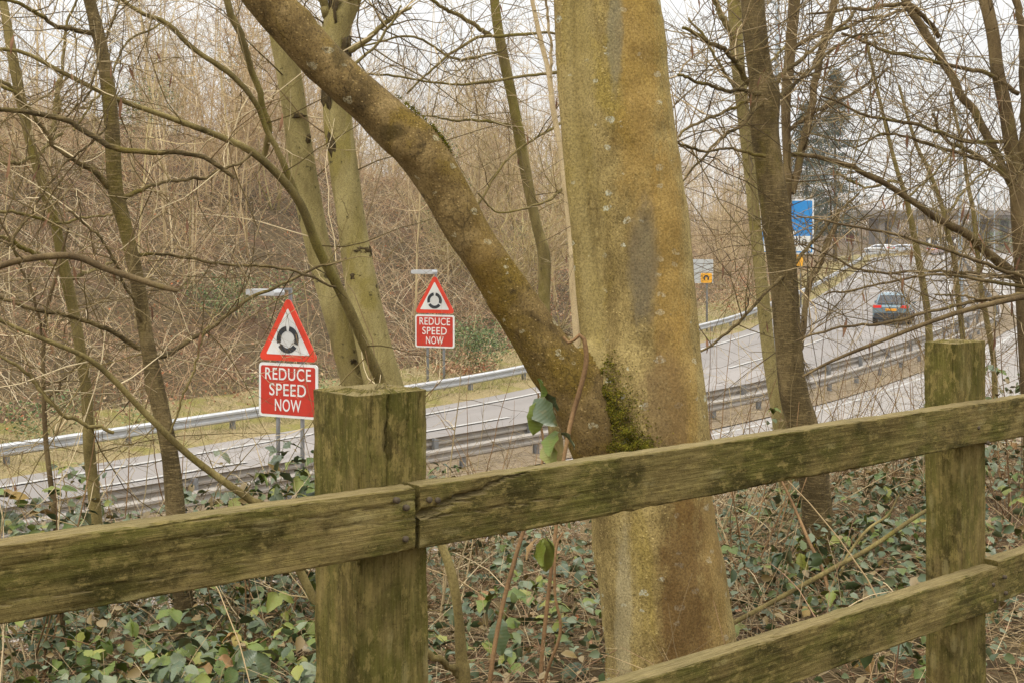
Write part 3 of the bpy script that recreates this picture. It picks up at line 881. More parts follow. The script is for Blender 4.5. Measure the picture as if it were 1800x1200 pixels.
def add_rail(a0, a1, top, h, th, seed, nl, cracks=(), dn=0.0, ns=40):
    g = timber(a1 - a0, h / 2, th / 2, nl, ns if not cracks or nl < 400 else 60, 'x', seed, 0.0009, 0.004, cracks, 0.0025, rag=0.0022)
    o = link('rail', g.mesh('rail', MAT['timber_x']), fence)
    o.location = fpos(a0, RAIL_N + th / 2 - 0.002 + dn, top - h / 2 + slope(a0))
    o.rotation_euler = (0, math.atan(0.0136 * AX[1]), FANG)
    return o
TH = 0.047
A_J = 1.284        # joint of the top rails on the near post
add_rail(-2.4, A_J - 0.008, -0.413, 0.108, TH, 21, 300, [(3.68, 0.03, 2.9, 0.022, 0.004, 0.0016), (2.6, -0.02, 3.4, -0.028, 0.005, 0.0016), (3.72, -0.002, 3.5, 0.006, 0.004, 0.002)], 0.003)
add_rail(A_J + 0.002, 5.2, -0.4125, 0.110, TH, 22, 340,
         [(0.0, 0.006, 0.24, 0.054, 0.026, 0.0042), (0.0, 0.002, 0.12, 0.020, 0.014, 0.003), (0.0, -0.002, 0.42, -0.006, 0.006, 0.0014), (0.04, 0.018, 0.15, 0.030, 0.012, 0.002)], 0.0)
A_J2 = 3.262
add_rail(-0.6, A_J2 - 0.004, -0.866, 0.117, 0.05, 23, 260)
add_rail(A_J2 + 0.003, 6.8, -0.850, 0.115, 0.05, 24, 200, (), 0.004)
# nails
gn = Geo()
th = np.arange(12) * 2 * PI / 12
ring = lambda r, y: np.stack([r * np.cos(th), np.full(12, y), r * np.sin(th)], 1)
Vn = np.concatenate([ring(0.0055, 0.012), ring(0.0055, -0.0015), ring(0.0045, -0.0030), [[0, -0.0032, 0]]])
f4 = [(k * 12 + i, k * 12 + (i + 1) % 12, (k + 1) * 12 + (i + 1) % 12, (k + 1) * 12 + i) for k in range(2) for i in range(12)]
gn.add(Vn, [(24 + i, 24 + (i + 1) % 12, 36) for i in range(12)], f4)
nm = gn.mesh('nail', MAT['nail'])
for a_, z_ in ((1.256, -0.447), (1.254, -0.500), (1.236, -0.432), (1.304, -0.4395), (1.322, -0.4425), (3.15, -0.475), (3.2, -0.52), (3.23, -0.91), (3.235, -0.955), (3.295, -0.90), (3.30, -0.945)):
    o = link('nail', nm, fence)
    o.location = fpos(a_, RAIL_N - 0.003, z_ + slope(a_)); o.rotation_euler = (random.uniform(-.1, .1), random.uniform(-.1, .1), FANG)

# ------------------------------------------------------------------ trees near the fence
def px_path(pts, d0, d1=None, n=40, to_ground=False):
    """pts (px, py, width px): -> points and radii; depth runs from d0 (first) to d1 (last)."""
    p = np.array(pts, float)
    d1 = d0 if d1 is None else d1
    L = np.concatenate([[0], np.cumsum(np.hypot(np.diff(p[:, 0]), np.diff(p[:, 1])))])
    dd = d0 + (d1 - d0) * L / L[-1]
    W = np.array([np.append(P(a, b, d), 0.5 * w / FPX * d) for (a, b, w), d in zip(p, dd)])
    if to_ground:
        e_ = W[-1].copy()
        zg = gz(e_[0], e_[1])
        if e_[2] > zg - 0.05:
            m = W[-1] - W[-2]
            k = (e_[2] - (zg - 0.12))
            dx = m[:2] / max(1e-3, abs(m[2])) * k * 0.6
            e2 = e_.copy(); e2[:2] += np.clip(dx, -0.35, 0.35); e2[2] = zg - 0.15; e2[3] *= 1.15 if k < 1.5 else 1.35
            W = np.vstack([W, e2])
    return spline(W, n)

def trunk_geo(path, sides=28, amp=0.05, seed=0, knots=(), flare=0.0):
    g = Geo()
    n = len(path)
    c = path[:, :3]; r = path[:, 3]
    T = np.gradient(c, axis=0); T /= np.linalg.norm(T, axis=1, keepdims=True)
    ref = np.array([0.0, -1.0, 0.03])
    U = np.cross(T, ref); U /= np.linalg.norm(U, axis=1, keepdims=True)
    W = np.cross(U, T)
    th = np.arange(sides) * 2 * PI / sides
    ns = smooth_noise((n, sides + 1), seed, 1.0, ((max(3, n // 8), 0.8), (max(5, n // 3), 0.35)))
    ns = ns[:, :-1] * (1 - np.exp(-((th - PI * 2) / 0.3) ** 2))
    rr = r[:, None] * (1 + amp * ns)
    s = np.linspace(0, 1, n)
    for (ks, kth, ka, kw) in knots:
        da = np.angle(np.exp(1j * (th - kth)))
        rr += r[:, None] * ka * np.exp(-((s - ks) / kw) ** 2)[:, None] * np.exp(-(da / 0.6) ** 2)[None]
    V = c[:, None] + rr[..., None] * (np.cos(th)[None, :, None] * U[:, None] + np.sin(th)[None, :, None] * W[:, None])
    a, b = np.meshgrid(np.arange(sides), np.arange(n - 1))
    q = (b * sides + a).ravel(); p = (b * sides + (a + 1) % sides).ravel()
    g.add(V.reshape(-1, 3), None, np.stack([q, p, p + sides, q + sides], -1))
    for e_ in (0, n - 1):
        v = np.vstack([V[e_], c[e_]])
        f = [(i, (i + 1) % sides, sides) for i in range(sides)]
        if e_ == 0: f = [t[::-1] for t in f]
        g.add(v, f)
    return g

def grow(starts, dirs, lens, r0, r1, K=6, wander=0.25, lift=0.0, rng=RNG):
    """Random-walk twigs, batched: [M,K,3] and radii [M,K]."""
    starts = np.asarray(starts, float); dirs = np.asarray(dirs, float); lens = np.asarray(lens, float)
    M = len(starts)
    dirs = dirs / (np.linalg.norm(dirs, axis=1, keepdims=True) + 1e-9)
    Pt = np.zeros((M, K, 3)); Pt[:, 0] = starts
    d = dirs.copy()
    bend = rng.standard_normal((M, 3)) * wander * 0.5
    for k in range(1, K):
        d = d + rng.standard_normal((M, 3)) * wander * 0.45 + bend / K + np.array([0, 0, lift / K])
        d /= np.linalg.norm(d, axis=1, keepdims=True)
        Pt[:, k] = Pt[:, k-1] + d * (lens / (K - 1))[:, None]
    t = np.linspace(0, 1, K)[None]
    R = np.asarray(r0).reshape(-1, 1) * (1 - t) + np.asarray(r1).reshape(-1, 1) * t
    return Pt, np.broadcast_to(R, (M, K))

def twig_out(paths, count, lmin, lmax, rad, lift=0.1, spread=1.0, levels=2, kids=3, seed=1, lo=0.05, flat_y=1.0, wander=0.3):
    """Twigs breaking from given branch paths [n,4]; returns Geo with all levels."""
    rng = np.random.default_rng(seed)
    g = Geo()
    wts = np.array([np.linalg.norm(np.diff(p[:, :3], axis=0), axis=1).sum() for p in paths])
    pick = rng.choice(len(paths), count, p=wts / wts.sum())
    S, D, R0 = [], [], []
    for k in pick:
        p = paths[k]; i = rng.integers(int(lo * len(p)), len(p) - 1)
        t = p[min(i + 1, len(p) - 1), :3] - p[max(i - 1, 0), :3]; t = t / (np.linalg.norm(t) + 1e-9)
        v = rng.standard_normal(3); v[1] *= flat_y
        v -= t * (v @ t); v /= np.linalg.norm(v) + 1e-9
        dr = v * spread + t * rng.uniform(-0.5, 0.6) + np.array([0, 0, 0.25])
        S.append(p[i, :3] + v * p[i, 3] * 0.6); D.append(dr); R0.append(min(rad, p[i, 3] * 0.7))
    S, D, R0 = np.array(S), np.array(D), np.array(R0)
    L = rng.uniform(lmin, lmax, count)
    allP = []
    for lv in range(levels):
        K = 8 if lv == 0 else (5 if lv == 1 else 4)
        Pt, R = grow(S, D, L, R0, R0 * 0.3, K, wander, lift, rng)
        g.tubes(Pt, R, 4 if lv == 0 and rad > 0.004 else 3)
        allP.append(Pt)
        if lv == levels - 1: break
        M = len(S) * kids
        src = rng.integers(0, len(S), M); kk = rng.integers(1, K - 1, M)
        S2 = Pt[src, kk]
        t = Pt[src, kk] - Pt[src, kk - 1]; t /= np.linalg.norm(t, axis=1, keepdims=True) + 1e-9
        v = rng.standard_normal((M, 3)); v -= t * (v * t).sum(1, keepdims=True); v /= np.linalg.norm(v, axis=1, keepdims=True) + 1e-9
        D = v * 0.9 + t * 0.8; S = S2
        L = L[src] * rng.uniform(0.25, 0.6, M); R0 = np.maximum(R0[src] * 0.55, 0.0009)
    return g, allP

# dry hanging pods / last leaves
def pod_mesh(seed):
    r = np.random.default_rng(seed)
    K = 6
    z = -np.linspace(0, 1, K)
    w = np.array([0.02, 0.06, 0.085, 0.08, 0.05, 0.01]) * (1 + 0.3 * r.standard_normal(K) * 0.3)
    cx = 0.12 * np.sin(np.linspace(0, 2.2, K) + seed); 
    v = []
    for k in range(K):
        tw = seed + k * 0.5
        for s_ in (-1, 0, 1):
            v.append((cx[k] + s_ * w[k] * math.cos(tw), s_ * w[k] * math.sin(tw) + (0.05 if s_ == 0 else 0), z[k]))
    f = []
    for k in range(K - 1):
        for s_ in (0, 1):
            a = k * 3 + s_
            f.append((a, a + 1, a + 4, a + 3))
    g = Geo(); g.add(np.array(v) * 0.075, None, f)
    return g.mesh('pod', MAT['pod'])
PODS = [pod_mesh(i) for i in range(4)]
def add_pods(root, allP, count, seed):
    r = np.random.default_rng(seed)
    pts = np.concatenate([p[:, 1:].reshape(-1, 3) for p in allP])
    base = np.array(root.location)
    for i in r.choice(len(pts), min(count, len(pts)), replace=False):
        o = link('pod', PODS[r.integers(0, 4)], root)
        o.location = pts[i] - base
        o.rotation_euler = (r.uniform(-.3, .3), r.uniform(-.3, .3), r.uniform(0, 6.28))
        s = r.uniform(0.7, 1.4); o.scale = (s, s, s)

def near_tree(label, mat, stem, d, branches=(), twigs=None, twig_mat='twig', d_top=None, pods=0, seed=1, sides=18, amp=0.05, n=70, more_stems=(), group=None, knots=()):
    """stem: px triples from the top downwards; branches: (pts, depth start, depth end) thin tip first or last."""
    path = px_path(stem, d_top or d, d, n, True)
    b = path[-1]
    root = empty('bare_tree', (b[0], b[1], gz(b[0], b[1])))
    tag(root, label, 'tree', group)
    trunk_geo(path, sides, amp, seed, knots).build('trunk', mat, root)
    paths = [path]
    for i, (st, da, db) in enumerate(more_stems):
        p2 = px_path(st, da, db, n, True)
        trunk_geo(p2, sides, amp, seed + 40 + i).build('stem', mat, root)
        paths.append(p2)
    bp = []
    for i, (pts, da, db) in enumerate(branches):
        p2 = px_path(pts, da, db, 36)
        # slight natural kinks
        rr = np.random.default_rng(seed * 31 + i)
        kink = np.cumsum(rr.standard_normal((36, 3)) * 0.004, axis=0); kink -= np.linspace(0, 1, 36)[:, None] * kink[-1]
        p2[:, :3] += kink
        trunk_geo(p2, 8, 0.10, seed + 80 + i).build('branch', mat, root)
        bp.append(p2)
    if twigs:
        g, allP = twig_out(bp * 2 + [p[:int(len(p) * twigs.get('reach', 0.7))] for p in paths], twigs['n'], twigs.get('lmin', 0.2), twigs.get('lmax', 0.8), twigs.get('r', 0.004), twigs.get('lift', 0.1), 1.0, twigs.get('levels', 3), twigs.get('kids', 3), seed + 5, flat_y=twigs.get('fy', 1.0), wander=twigs.get('w', 0.3))
        g.build('crown', MAT[twig_mat], root)
        if pods: add_pods(root, allP[:2], int(pods * 1.6), seed)
    return root

# the big two-stemmed tree
D1 = 4.5
main_path = px_path([(1076, -60, 158), (1080, 0, 160), (1088, 100, 164), (1097, 200, 168), (1113, 300, 166), (1128, 400, 166), (1137, 500, 166), (1141, 600, 178), (1143, 700, 196), (1144, 800, 212), (1147, 900, 216), (1160, 1000, 220), (1174, 1100, 226), (1182, 1160, 236), (1190, 1230, 262), (1192, 1290, 330)], D1, D1, 160)
b = main_path[-1]
big = empty('bare_tree', (b[0], b[1], gz(b[0], b[1])))
tag(big, 'large smooth-barked mossy tree with a thick limb leaning away, right behind the fence', 'tree')
lobe = px_path([(991, -60, 42), (994, 0, 43), (999, 100, 44), (1006, 200, 45), (1015, 300, 46), (1026, 400, 48), (1036, 480, 52), (1048, 560, 62), (1064, 650, 78), (1085, 740, 90)], D1 - 0.06, D1, 90)
limb_path = px_path([(424, -60, 74), (472, 0, 76), (565, 105, 77), (660, 190, 80), (730, 256, 88), (776, 322, 83), (818, 400, 76), (858, 460, 76), (900, 527, 80), (945, 595, 86), (992, 664, 98), (1036, 745, 104), (1072, 830, 104), (1104, 920, 110), (1125, 1010, 110)], 4.15, D1 - 0.01, 150)
col_path = px_path([(1024, 606, 36), (1040, 630, 62), (1060, 665, 84), (1080, 725, 84)], D1 - 0.06, D1 - 0.03, 24)
def fuse(geos, voxel, iters):
    """Grow several stems together into one continuous skin."""
    g = Geo()
    for q in geos:
        o_ = g.n
        for a_ in q.v: g.v.append(a_)
        g.n += q.n
        g.f3 += [f_ + o_ for f_ in q.f3]; g.f4 += [f_ + o_ for f_ in q.f4]; g.mi3 += q.mi3; g.mi4 += q.mi4
    ob = link('fuse', g.mesh('fuse', MAT['trunk_main']))
    m1 = ob.modifiers.new('remesh', 'REMESH'); m1.mode = 'VOXEL'; m1.voxel_size = voxel; m1.use_smooth_shade = True
    m2 = ob.modifiers.new('smooth', 'SMOOTH'); m2.factor = 0.5; m2.iterations = iters
    bpy.context.view_layer.update()
    me = bpy.data.meshes.new_from_object(ob.evaluated_get(bpy.context.evaluated_depsgraph_get()))
    bpy.data.objects.remove(ob)
    v = np.zeros(len(me.vertices) * 3, np.float32); me.vertices.foreach_get('co', v)
    f = np.zeros(len(me.loops), np.int32); me.loops.foreach_get('vertex_index', f)
    tot = np.zeros(len(me.polygons), np.int32); me.polygons.foreach_get('loop_total', tot)
    assert (tot == 4).all()
    for m_ in [q for q in bpy.data.meshes if q.users == 0 and q.name.startswith('fuse')]: bpy.data.meshes.remove(m_)
    return v.reshape(-1, 3).astype(float), f.reshape(-1, 4)
gm = trunk_geo(main_path, 72, 0.030, 3, knots=[(0.22, 4.0, 0.07, 0.012), (0.3, 5.2, 0.04, 0.01), (0.45, 4.9, 0.04, 0.008)])
gl_ = trunk_geo(limb_path, 48, 0.055, 8, knots=[(0.32, 1.2, 0.20, 0.02), (0.355, 1.6, 0.16, 0.02), (0.30, 4.6, 0.12, 0.02), (0.5, 2.0, 0.10, 0.012), (0.52, 4.4, 0.10, 0.012), (0.10, 2.6, 0.14, 0.01), (0.2, 4.8, 0.1, 0.012)])
FV, FF = fuse([gm, trunk_geo(lobe, 40, 0.03, 5), gl_, trunk_geo(col_path, 24, 0.06, 12)], 0.0085, 3)
# fine unevenness of the skin
FV = FV + 0.0
def axis_gap(v, path):
    out = np.full(len(v), 9.0)
    for c in path[::2]:
        out = np.minimum(out, np.linalg.norm(v - c[:3], axis=1) - c[3])
    return out
is_limb = axis_gap(FV, limb_path[:int(0.80 * 150)]) + 0.012 < np.minimum(axis_gap(FV, main_path), axis_gap(FV, lobe))
fl = is_limb[FF].sum(1) >= 2
for nm_, sel, mt_ in (('trunk', ~fl, 'trunk_main'), ('limb', fl, 'limb')):
    used, inv = np.unique(FF[sel], return_inverse=True)
    Geo().add(FV[used], None, inv.reshape(-1, 4)).build(nm_, MAT[mt_], big)

def surface_at(px, py, path):
    """First hit of the sight line through px, py on a near-vertical tube path."""
    zt = CZ - (py - HY) / FPX * path[:, 1].mean()
    i = np.abs(path[:, 2] - zt).argmin()
    c, r = path[i, :3], path[i, 3]
    x = (px - 900) / FPX * c[1]
    dx = np.clip((x - c[0]) / r, -0.97, 0.97)
    nrm = np.array([dx, -math.sqrt(1 - dx * dx), 0])
    p = np.array([c[0], c[1], zt]) + nrm * r
    return p, nrm
# cushions of moss on the trunk and along the limb's knee
rm = np.random.default_rng(5)
g = Geo()
S, Dv = [], []
blob = [(1056, 646, 24, 24), (1050, 690, 22, 40), (1070, 685, 34, 30), (1082, 715, 34, 30), (1098, 745, 34, 26), (1122, 768, 24, 16), (1054, 632, 18, 12), (1090, 770, 44, 20), (1070, 700, 46, 60), (1135, 785, 22, 14)]
for k in range(8000):
    bx, by, wx, wy = blob[rm.integers(0, len(blob))]
    a, rr_ = rm.uniform(0, 2 * PI), abs(rm.normal(0, 0.55))
    px_, py_ = bx + wx * rr_ * math.cos(a), by + wy * rr_ * math.sin(a)
    p, n_ = surface_at(px_, py_, main_path)
    bulge = 0.020 * max(0, 1 - rr_ ** 2) + 0.008 * math.sin(px_ * 0.21) * math.cos(py_ * 0.19)
    S.append(p + n_ * (max(0, bulge) + 0.008)); Dv.append(n_ * 0.8 + rm.standard_normal(3) * 0.8)
Pt, R = grow(S, Dv, rm.uniform(0.004, 0.009, len(S)) * rm.choice([0.6, 1.0, 1.3], len(S)), np.full(len(S), 0.0024) * rm.uniform(0.6, 1.4, len(S)), np.full(len(S), 0.0005), 3, 0.3, 0.0, rm)
g.tubes(Pt, R, 3)
mo = g.build('moss', MAT['moss'], big); mo['kind'] = 'stuff'
g = Geo(); S, Dv = [], []
for k in range(260):
    t = rm.choice([0.285, 0.33, 0.345]) + rm.normal(0, 0.009); i = int(np.clip(t, 0.22, 0.42) * 149)
    c, r = limb_path[i, :3], limb_path[i, 3]
    up = np.array([0.72, -0.15, 0.68]); up += rm.standard_normal(3) * 0.16; up /= np.linalg.norm(up)
    S.append(c + up * r * 1.02); Dv.append(up + rm.standard_normal(3) * 0.6)
Pt, R = grow(S, Dv, rm.uniform(0.006, 0.016, len(S)), np.full(len(S), 0.0022), np.full(len(S), 0.0005), 3, 0.3, 0.0, rm)
g.tubes(Pt, R, 3); mo = g.build('moss', MAT['moss'], big); mo['kind'] = 'stuff'
# a dead bramble cane looped over the fork
loop = px_path([(990, 592, 5), (1002, 604, 6), (1010, 596, 6), (1022, 588, 7), (1029, 606, 8), (1030, 640, 8), (1018, 690, 8), (1004, 740, 8), (994, 790, 7), (985, 850, 7), (975, 950, 7), (960, 1080, 7), (950, 1190, 7)], 4.22, 4.05, 60, True)
vine = empty('bramble_vine', loop[-1, :3])
trunk_geo(loop, 8, 0.1, 2).build('stem', MAT['cane'], vine)
tag(vine, 'pinkish dead bramble vine looped over the fork of the large tree', 'vine')

near_tree('pale twin-stemmed tree with black bark scars behind the leaning limb', MAT['bark_patch'],
          [(640, -60, 40), (612, 0, 48), (590, 60, 52), (592, 150, 52), (598, 250, 50), (616, 380, 50), (634, 500, 54), (655, 600, 60), (676, 680, 66), (694, 760, 72), (700, 860, 76)], 9.5,
          [([(722, 14, 5), (690, 30, 8), (655, 55, 10), (625, 78, 12), (600, 96, 14)], 9.3, 9.5), ([(560, -30, 14), (572, 10, 15), (588, 60, 16)], 9.4, 9.5), ([(600, 150, 6), (630, 110, 6), (670, 75, 5), (705, 10, 4)], 9.5, 9.2)],
          dict(n=36, lmin=0.5, lmax=1.6, r=0.007, reach=0.4), seed=3, sides=26, amp=0.07,
          more_stems=[([(470, -60, 40), (496, 60, 42), (512, 150, 42), (538, 330, 46), (556, 420, 44), (584, 520, 46), (606, 600, 47), (628, 690, 48), (650, 800, 52)], 9.6, 9.7)])
tw = [o for o in bpy.data.objects if o.get('label', '').startswith('pale twin')][0]
def scar(root, path_px, d, px, py, w, h, seed):
    path = px_path(path_px, d, d, 70)
    p, n_ = surface_at(px, py, path)
    r_ = np.random.default_rng(seed); m = 16
    th_ = np.arange(m) * 2 * PI / m
    tx = np.array([-n_[1], n_[0], 0]); uz = np.array([0, 0, 1.0])
    rings = []
    for q, (k, o_) in enumerate(((1.0, -0.012), (0.85, 0.003), (0.5, 0.008), (0.25, 0.002))):
        rad = k * (1 + 0.34 * r_.standard_normal(m) * (1 if q < 2 else 0.4))
        rings.append(p + n_ * o_ + tx[None] * (rad * np.cos(th_) * w / 2 / FPX * d)[:, None] + uz[None] * (rad * np.sin(th_) * h / 2 / FPX * d)[:, None])
    V = np.concatenate(rings + [[p + n_ * 0.004]])
    f4 = [(a * m + i, a * m + (i + 1) % m, (a + 1) * m + (i + 1) % m, (a + 1) * m + i) for a in range(3) for i in range(m)]
    Geo().add(V, [(3 * m + i, 3 * m + (i + 1) % m, 4 * m) for i in range(m)], f4).build('bark_scar', MAT['scar'], root)
_B = [(612, 0, 48), (590, 60, 52), (592, 150, 52), (598, 250, 50), (616, 380, 50), (634, 500, 54), (655, 600, 60), (676, 680, 66)]
_A = [(496, 60, 42), (512, 150, 42), (538, 330, 46), (556, 420, 44), (584, 520, 46), (606, 600, 47)]
for i, (px_, py_, w_, h_, pt) in enumerate([(630, 486, 20, 16, _B), (652, 455, 16, 40, _B), (662, 510, 12, 22, _B), (578, 160, 22, 60, _B), (584, 250, 18, 44, _B), (612, 90, 26, 50, _B), (640, 440, 30, 14, _B), (586, 20, 30, 60, _B), (528, 205, 18, 8, _A), (545, 245, 12, 18, _A), (540, 380, 16, 8, _A), (625, 633, 14, 8, _A)]):
    scar(tw, pt, 9.5 if pt is _B else 9.62, px_, py_, w_, h_, 500 + i)
near_tree('slender sapling sweeping up into three arching stems in front of the twin-stemmed tree', MAT['bark_olive'],
          [(-20, 86, 7), (40, 92, 7), (110, 128, 8), (200, 172, 9), (300, 208, 10), (400, 246, 12), (457, 278, 14), (523, 350, 15), (560, 440, 17), (605, 527, 18), (640, 605, 18), (676, 690, 20), (700, 780, 21)], 6.6,
          [([(205, -10, 7), (250, 22, 8), (295, 45, 9), (360, 100, 9), (400, 130, 10), (440, 175, 10), (480, 250, 11), (505, 300, 12), (530, 365, 13)], 6.0, 6.5),
           ([(400, -10, 12), (422, 40, 13), (436, 80, 13), (452, 130, 12), (468, 190, 11), (470, 230, 11), (464, 280, 12)], 6.2, 6.5),
           ([(290, 40, 4), (225, 80, 4), (180, 160, 4), (130, 230, 4)], 6.2, 6.0)],
          dict(n=34, lmin=0.3, lmax=1.0, r=0.004, reach=0.8), d_top=5.4, seed=4, sides=12, amp=0.05, pods=6)
near_tree('slim banded-bark tree rising from the bramble left of the near post', MAT['bark_band'],
          [(148, -40, 20), (157, 0, 21), (178, 80, 21), (195, 200, 25), (202, 330, 25), (220, 400, 23), (242, 500, 25), (257, 590, 25), (274, 680, 30), (297, 790, 29), (306, 870, 33), (316, 1000, 35), (326, 1110, 36)], 5.3,
          [([(-10, -8, 6), (60, 18, 7), (110, 40, 8), (168, 66, 10)], 4.9, 5.3),
           ([(-20, 190, 8), (30, 198, 9), (100, 213, 10), (150, 235, 10), (203, 260, 11), (245, 264, 10), (290, 267, 9), (353, 273, 8), (380, 288, 8), (413, 313, 6)], 4.7, 4.9),
           ([(0, 150, 6), (50, 190, 6), (97, 260, 8), (155, 297, 10), (197, 333, 12)], 5.0, 5.3),
           ([(440, 265, 5), (400, 285, 5), (350, 300, 6), (300, 306, 6), (262, 325, 7), (215, 350, 9)], 5.6, 5.3),
           ([(-20, 518, 6), (77, 543, 7), (133, 567, 8), (200, 590, 9), (247, 613, 10)], 4.9, 5.3),
           ([(610, 452, 4), (520, 480, 5), (433, 523, 6), (367, 565, 7), (330, 590, 8), (280, 628, 9)], 5.9, 5.3),
           ([(587, 507, 4), (500, 477, 5), (400, 467, 5), (300, 450, 5), (235, 446, 6)], 5.8, 5.3),
           ([(110, 215, 3), (160, 165, 4), (195, 60, 4), (210, 0, 4)], 5.1, 5.2),
           ([(250, 590, 8), (232, 545, 6), (200, 490, 5), (160, 420, 5), (120, 370, 4)], 5.3, 5.0),
           ([(10, 430, 5), (100, 290, 4), (165, 240, 4), (210, 160, 3)], 4.9, 5.2)],
          dict(n=92, lmin=0.25, lmax=0.9, r=0.0034, reach=0.7), seed=5, sides=20, pods=9, knots=[(0.07, 0.5, 0.35, 0.012), (0.31, 4.0, 0.3, 0.012), (0.55, 0.2, 0.3, 0.012)])
near_tree('thin olive tree at the far left above the bramble', MAT['bark_olive'],
          [(-5, -40, 13), (5, 0, 13), (22, 100, 17), (42, 200, 17), (58, 270, 16), (77, 330, 17), (98, 400, 17), (114, 480, 20), (132, 560, 18), (145, 640, 18), (153, 700, 20), (157, 790, 21), (168, 900, 22), (175, 1000, 23)], 6.0,
          [([(100, 205, 8), (110, 130, 6), (116, 60, 5), (135, 0, 4)], 6.2, 6.3), ([(86, 250, 8), (100, 200, 8), (105, 140, 7)], 6.0, 6.2),
           ([(-20, 285, 7), (30, 290, 7), (70, 275, 7), (95, 245, 6), (110, 235, 5)], 5.6, 6.2), ([(-10, 140, 6), (25, 155, 7), (50, 200, 7)], 5.8, 6.0),
           ([(-20, 365, 5), (40, 375, 6), (100, 390, 5), (150, 380, 4), (220, 372, 3)], 5.7, 6.1), ([(200, 460, 4), (150, 480, 6), (118, 490, 8)], 6.3, 6.0), ([(-10, 415, 7), (50, 440, 8), (100, 470, 8)], 5.6, 6.0)],
          dict(n=74, lmin=0.3, lmax=1.1, r=0.0034, reach=0.7), seed=6, sides=14, pods=5)
near_tree('dark snapped branch of a young stem reaching in from the left', MAT['bark_dark'],
          [(313, 512, 7), (290, 506, 10), (260, 497, 11), (187, 473, 12), (127, 450, 13), (50, 455, 12), (0, 468, 12), (-60, 490, 12), (-120, 560, 13), (-150, 700, 14), (-160, 900, 15)], 4.2, [], dict(n=8, lmin=0.15, lmax=0.5, r=0.003, reach=0.5), seed=7, sides=12, d_top=4.3, amp=0.08)
near_tree('leaning sapling arching left from the bramble beside the near post', MAT['bark_olive'],
          [(-30, 548, 6), (0, 563, 7), (60, 590, 8), (150, 627, 9), (200, 667, 10), (243, 713, 10), (277, 747, 11), (333, 800, 12), (400, 850, 13), (445, 882, 14), (490, 930, 15)], 4.6,
          [([(-10, 620, 5), (40, 660, 6), (90, 710, 7), (140, 740, 7), (200, 760, 6)], 4.4, 4.5), ([(300, 760, 4), (330, 690, 4), (350, 610, 4), (366, 570, 3)], 4.5, 4.6)],
          dict(n=30, lmin=0.2, lmax=0.7, r=0.003, reach=0.9), seed=8, sides=12, d_top=4.2, pods=2)
near_tree('very thin dark sapling left of the banded tree', MAT['bark_dark'],
          [(120, 400, 4), (100, 480, 6), (84, 540, 7), (76, 620, 8), (77, 700, 8), (81, 780, 9), (94, 890, 10), (104, 1000, 11)], 5.6,
          [([(0, 380, 4), (40, 470, 5), (75, 600, 5)], 5.4, 5.6), ([(160, 610, 3), (120, 660, 4), (80, 700, 5)], 5.7, 5.6)],
          dict(n=26, lmin=0.2, lmax=0.8, r=0.003, reach=0.9), seed=9, sides=8)
near_tree('slender grey-olive tree between the leaning limb and the large trunk', MAT['bark_olive'],
          [(866, -40, 16), (869, 0, 17), (877, 60, 18), (889, 120, 19), (902, 180, 18), (915, 250, 20), (929, 330, 19), (944, 400, 18), (957, 450, 23), (957, 530, 22), (962, 620, 24), (980, 800, 26)], 11.0,
          [([(752, -4, 6), (800, 28, 7), (862, 62, 8)], 10.6, 11), ([(990, 60, 4), (940, 58, 5), (885, 62, 6), (840, 64, 6), (800, 85, 5), (760, 120, 4), (715, 165, 3)], 10.9, 10.6),
           ([(740, 205, 3), (800, 213, 4), (860, 215, 5), (898, 222, 6)], 10.4, 11), ([(985, 126, 6), (930, 135, 5), (860, 147, 5), (790, 155, 4), (700, 135, 4), (640, 130, 3)], 10.8, 10.2),
           ([(840, 360, 4), (900, 270, 4), (985, 217, 5)], 10.5, 10.9), ([(1000, 325, 5), (940, 360, 4), (880, 370, 3), (840, 340, 3)], 10.7, 10.3), ([(640, 80, 3), (720, 60, 4), (800, 100, 5), (880, 90, 5)], 10.4, 10.9)],
          dict(n=60, lmin=0.4, lmax=1.5, r=0.005, reach=0.8), seed=10, sides=16, pods=4)
near_tree('pale pinkish stem half hidden beside the large trunk', MAT['bark_pale'],
          [(928, -30, 6), (935, 0, 7), (950, 70, 9), (965, 130, 9), (972, 190, 10), (985, 260, 10), (995, 340, 11), (1005, 420, 14), (1010, 500, 18), (1016, 600, 17), (1024, 760, 18)], 8.6, [([(955, -10, 4), (962, 60, 5), (970, 140, 6)], 8.4, 8.6)],
          dict(n=14, lmin=0.3, lmax=0.9, r=0.004, reach=0.5), seed=11, sides=12, pods=2)
